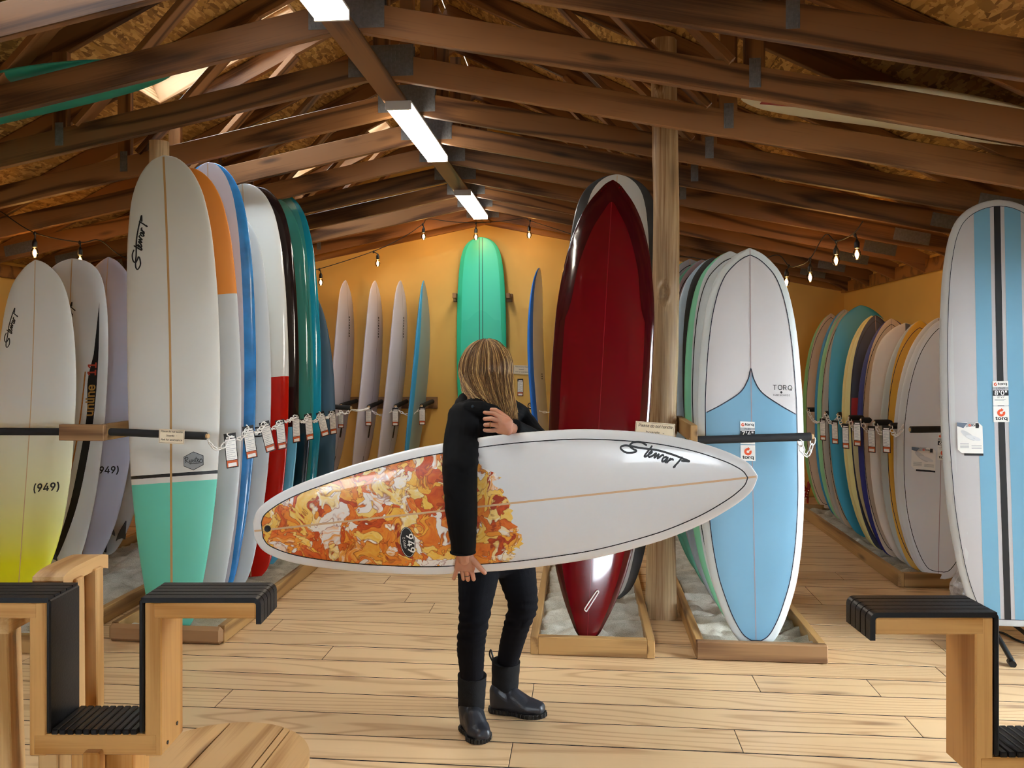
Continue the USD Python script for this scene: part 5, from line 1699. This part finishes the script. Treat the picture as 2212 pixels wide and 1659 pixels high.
def pad(pts, th, y0, y1, n):
    """Ribbed rubber laid along a path of (lat, z) points with a little thickness, n ribs across the depth."""
    line = LineString(pts)
    out = []
    wd = (y1 - y0) / n
    poly = line.buffer(th / 2, cap_style=2, join_style=1)
    for k in range(n):
        e = extr(poly, wd - .0032)
        v = e.vertices
        e.vertices = np.c_[v[:, 0], y0 + k * wd + .0016 + v[:, 2], v[:, 1]]
        e.invert()
        out.append(e)
    return join(*out)


def stand(lat0, d, label, src=None):
    m = frame(RV, FV, (0, 0, 1), W(lat0, d, 0))
    if src:
        return copy_of(src, 'rack_stand', m, label, 'padded wooden board stands in front')
    t = thing('rack_stand', label, 'board stand', m=m, group='padded wooden board stands in front')
    dp, w, H = .114, .0385, .974
    wx = .2985                                             # outer width of the U
    I = np.eye(4)
    for s, x0 in ((-1, w / 2), (1, wx - w / 2)):
        beam(t, 'post', (x0, dp / 2, .628), (x0, dp / 2, H), dp, w, W_FIR, up=(1, 0, 0), rel=I)
        beam(t, 'arm', (x0 + s * .0005, dp / 2, H - .0185), (x0 + s * .232, dp / 2, H - .0185), dp + .001, .036, W_FIR, rel=I)
    beam(t, 'crosspiece', (.010, dp / 2, .654), (wx - .010, dp / 2, .654), dp + .002, .047, W_FIR, rel=I)
    beam(t, 'column', (wx / 2, dp / 2 + .012, .02), (wx / 2, dp / 2 + .012, .629), .142, .085, W_FIR, up=FV * 0 + np.array([0, 1, 0]), rel=I)
    beam(t, 'column_strip', (wx / 2, -.006, .02), (wx / 2, -.006, .645), .038, .030, W_FIR, up=np.array([0, 1, 0]), rel=I)
    beam(t, 'foot', (wx / 2 - .22, dp / 2, .016), (wx / 2 + .22, dp / 2, .016), .09, .03, W_FIR, rel=I)
    beam(t, 'foot', (wx / 2, dp / 2 - .2, .046), (wx / 2, dp / 2 + .2, .046), .09, .03, W_FIR, rel=I)
    th = .011
    for s, x0 in ((-1, 0.0), (1, wx)):
        xi = w + .0065 if s < 0 else wx - w - .0065
        e = x0 - s * (w / 2) + s * (.232 + .006)
        arc = [(e - s * (.012 - .012 * math.sin(a)), H + .006 - .012 + .012 * math.cos(a)) for a in np.linspace(0, math.pi / 2, 6)]
        put(t, 'rubber_pad', pad([(xi, H + .006)] + arc + [(e, H - .048)], th, -.004, dp + .004, 5), RUBBER, smooth=False)
        put(t, 'rubber_liner', bx((min(xi - .005, xi + .005), -.003, .68), (max(xi - .005, xi + .005), dp + .003, H + .006)), RUBBER, smooth=False)
    ribs = []
    x0, x1 = w + .013, wx - w - .013
    for k in range(11):
        a = x0 + (x1 - x0) * k / 11
        ribs.append(bx((a, -.004, .678), (a + (x1 - x0) / 11 - .0025, dp + .004, .690), .002))
    put(t, 'rubber_mat', join(*ribs), RUBBER, smooth=False)
    for z in (.665,):
        for s in (0, 1):
            put(t, 'screw', move(lathe([(0, -.001), (.004, -.001), (.0045, .001), (.0, .001)], 10).apply_transform(trimesh.transformations.rotation_matrix(math.pi / 2, (0, 1, 0))), (wx + .0005, .03 + .05 * s, z - .02 + .02 * s)), paint('screw_dark', '3a3028', rough=.4, metal=.6), smooth=True)
    return t


s0 = stand(lat(62.5, 1.75), 1.75, 'padded wooden U shaped board stand in the left foreground')
stand(lat(2107, 1.65), 1.65, 'padded wooden U shaped board stand in the right foreground', s0)


# trestles behind the left stand
def trestle(label, la, d0, d1, z, wid, arch, splay=.10):
    m = frame(RV, FV, (0, 0, 1), W(la, d0, 0))
    t = thing('trestle', label, 'trestle', m=m)
    I = np.eye(4)
    L = d1 - d0
    n = 14
    us = np.linspace(0, 1, n)
    prof = [(u * L, -arch * (2 * u - 1) ** 4) for u in us]
    poly = Polygon(prof + [(q[0], q[1] - .036) for q in prof[::-1]])
    e = extr(poly, wid)
    v = e.vertices
    # the grain runs along the crest: local x is the depth
    mesh = trimesh.Trimesh(np.c_[v[:, 0] - L / 2, v[:, 2] - wid / 2, v[:, 1]], e.faces, process=False)
    mesh.fix_normals()
    put(t, 'crest', mesh, W_SAW, smooth=30, m=frame((0, 1, 0), (-1, 0, 0), (0, 0, 1), (0, L / 2, z)))
    for y in (.06, L - .06):
        for s in (-1, 1):
            beam(t, 'leg', (s * .022, y, z - .03), (s * splay, y, .0), .05, .036, W_SAW, up=(0, 1, 0), rel=I)
        beam(t, 'brace', (-splay * .8, y + .0, z * .45), (splay * .8, y + .0, z * .45), .02, .06, W_SAW, rel=I)
    beam(t, 'stretcher', (0, .06, z - .09), (0, L - .06, z - .09), .034, .08, W_SAW, rel=I)
    return t


trestle('pale wooden trestle with an arched crest behind the left foreground stand', -1.125, 1.885, 2.095, 1.005, .075, .012, .03)
trestle('lower pale wooden trestle at the left picture edge behind the stand arm', -1.285, 1.885, 1.985, .893, .13, .002, .05)

# round slatted table
tc = np.array([-1.045, 2.135, 0])
rt = thing('round_table', 'low round table of pale pine slats behind the left foreground stand', 'table', tc)
circ = Point(0, 0).buffer(.262, quad_segs=24)
edges = [-.262, -.071, .110, .136, .262]
for a, c in zip(edges, edges[1:]):
    s = circ.intersection(sbox(a + .0022, -1, c - .0022, 1))
    e = extr(s, .03)
    v = e.vertices
    put(rt, 'slat', trimesh.Trimesh(np.c_[v[:, 1], -v[:, 0], v[:, 2]], e.faces, process=False), W_SAW, smooth=20, m=frame((0, 1, 0), (-1, 0, 0), (0, 0, 1), (0, 0, .33)))
put(rt, 'pedestal', lathe([(0, 0), (.17, 0), (.17, .03), (.07, .05), (.06, .27), (.12, .33), (0, .33)], 28), W_SAW, smooth=30)

# ---------------------------------------------------------------- chicken ornament
o = P(1738, 1097, 7.93) * (1, 1, 0)
ck = thing('rooster_ornament', 'small red rooster ornament with pale spots and yellow feet in the back corner', 'ornament', o)
CRED, CYEL = paint('rooster_red', 'a8261a', rough=.35, coat=.3), paint('rooster_yellow', 'd9a520', rough=.4)
c = lambda x, y, z: o + (x, y, z)
bd = hull(ell(c(0, 0, .165), .042, .036, .05), ball(c(.028, 0, .20), .022)) + hull(ball(c(-.005, 0, .20), .028), ball(c(-.018, -.005, .245), .02)) + ball(c(-.022, -.008, .255), .022)
put(ck, 'body', finish(bd, .006, 5), CRED, smooth=True, world=True)
put(ck, 'tail', finish(hull(ball(c(.035, 0, .20), .016), ball(c(.055, 0, .262), .009)) + hull(ball(c(.03, 0, .2), .014), ball(c(.035, 0, .275), .009)), .006, 4), CRED, smooth=True, world=True)
put(ck, 'comb', finish(ball(c(-.012, -.008, .282), .009) + ball(c(-.022, -.008, .287), .010) + ball(c(-.032, -.008, .279), .009), .005, 2), CRED, smooth=True, world=True)
put(ck, 'beak', finish(hull(ball(c(-.04, -.012, .256), .006), ball(c(-.058, -.016, .250), .0025)), .004, 2), CYEL, smooth=True, world=True)
for s in (-1, 1):
    put(ck, 'leg', finish(chain([(c(s * .028, 0, .13), .012), (c(s * .03, 0, .06), .009)], 12), .006, 2), CRED, smooth=True, world=True)
    put(ck, 'foot', finish(chain([(c(s * .03, 0, .065), .011), (c(s * .031, 0, .012), .009), (c(s * .036, -.035, .008), .008)], 12), .006, 2), CYEL, smooth=True, world=True)
sp = [ell(c(x, -.036 + abs(x) * .25, z), .0075, .004, .0075, 10) for x, z in ((-.028, .17), (-.004, .185), (.02, .175), (-.015, .145), (.012, .15), (.03, .20), (-.03, .148), (-.012, .212), (.002, .125))]
for k, e in enumerate(sp):
    put(ck, 'spot', finish(e, .005, 1), paint('cream_spot', 'e6cfae', rough=.4), smooth=True, world=True)

# ---------------------------------------------------------------- stand, wrap and cables at the far right
q = STRIPED.M[:3, 3]
bs = thing('easel_stand', 'black tubular stand holding up the striped longboard', 'stand', (q[0], q[1], 0))
TUBE_M = paint('black_steel', '17181a', rough=.35)
hub = np.array([q[0] - .02, q[1] + .17, .14])
for nm, a in (('leg', G(2056, 1396, .014)), ('leg', G(2186, 1433, .014)), ('leg', np.array([q[0] + .1, q[1] + .62, .014]))):
    put(bs, nm, tube([hub - (0, 0, .04), a + (0, 0, .012), a], .013, 10), TUBE_M, smooth=40, world=True)
    d = unit((a - hub) * (1, 1, 0))
    put(bs, 'rubber_foot', tube([a - d * .03, a + d * .015], .017, 10), RUBBER, smooth=40, world=True)
for px in (2097, 2105):
    t_ = P(px, 1215, q[1] + .16)
    put(bs, 'upright', tube([np.array([t_[0], t_[1], .10]), t_, t_ + (0.04, -.02, .45)], .008, 8), TUBE_M, smooth=40, world=True)
put(bs, 'crossbar', tube([P(2097, 1320, q[1] + .16), np.array([q[0] + .1, q[1] + .16, .12])], .010, 8), TUBE_M, smooth=40, world=True)
for s in (-.10, .09):
    put(bs, 'cradle_arm', tube(smoothpts([hub + (s * .6, 0, -.02), q + (s, .02, -.035), q + (s, -.06, -.04), q + (s * 1.02, -.085, .01)], 5), .011, 8), RUBBER, smooth=True, world=True)
cb = thing('power_cable', 'black cable lying on the floor at the right edge', 'cable', G(2160, 1366, 0))
put(cb, 'cable', tube(smoothpts([G(2140, 1362, .006), G(2168, 1368, .006), G(2195, 1382, .006), G(2230, 1392, .006), G(2300, 1400, .006)], 6), .006, 7), CORD, smooth=True, world=True)
wr = P(2084, 1245, 4.98)
ico = trimesh.creation.icosphere(5, 1.0)
v = ico.vertices.copy()
tp = (v[:, 2] + 1) / 2
v = v * np.c_[np.interp(tp, [0, .3, 1], [.125, .115, .035]), np.full(len(v), .09), np.full(len(v), .17)]
v[:, 0] += tp * .05
nn = meshkit.fbm(v * 16 + 3, 3, 2) - .5
rd = np.abs(meshkit.noise(v * 22, 6) - .5)
v = v * (1 + .5 * nn - .30 * rd)[:, None]
wp = put('/World', 'plastic_wrap', (v + (wr[0], wr[1], .175 - .02), ico.faces), M('clear_wrap', lambda path: usdkit.material(stage, path, {'p': ('principled_bsdf', dict(base_color=lin('c9ccd0'), roughness=.22, metallic=.25, coat_weight=.6)), 'n': ('noise_texture', dict(scale=55, detail=4)), 'tc': ('texture_coordinate', {}), 'b': ('bump', dict(strength=.8, distance=.01))}, [('tc.object', 'n.vector'), ('n.fac', 'b.height'), ('b.normal', 'p.normal')], surface='p.BSDF')), smooth=35)
tag(wp, 'crumpled silvery plastic wrap standing behind the striped longboard', 'plastic wrap')
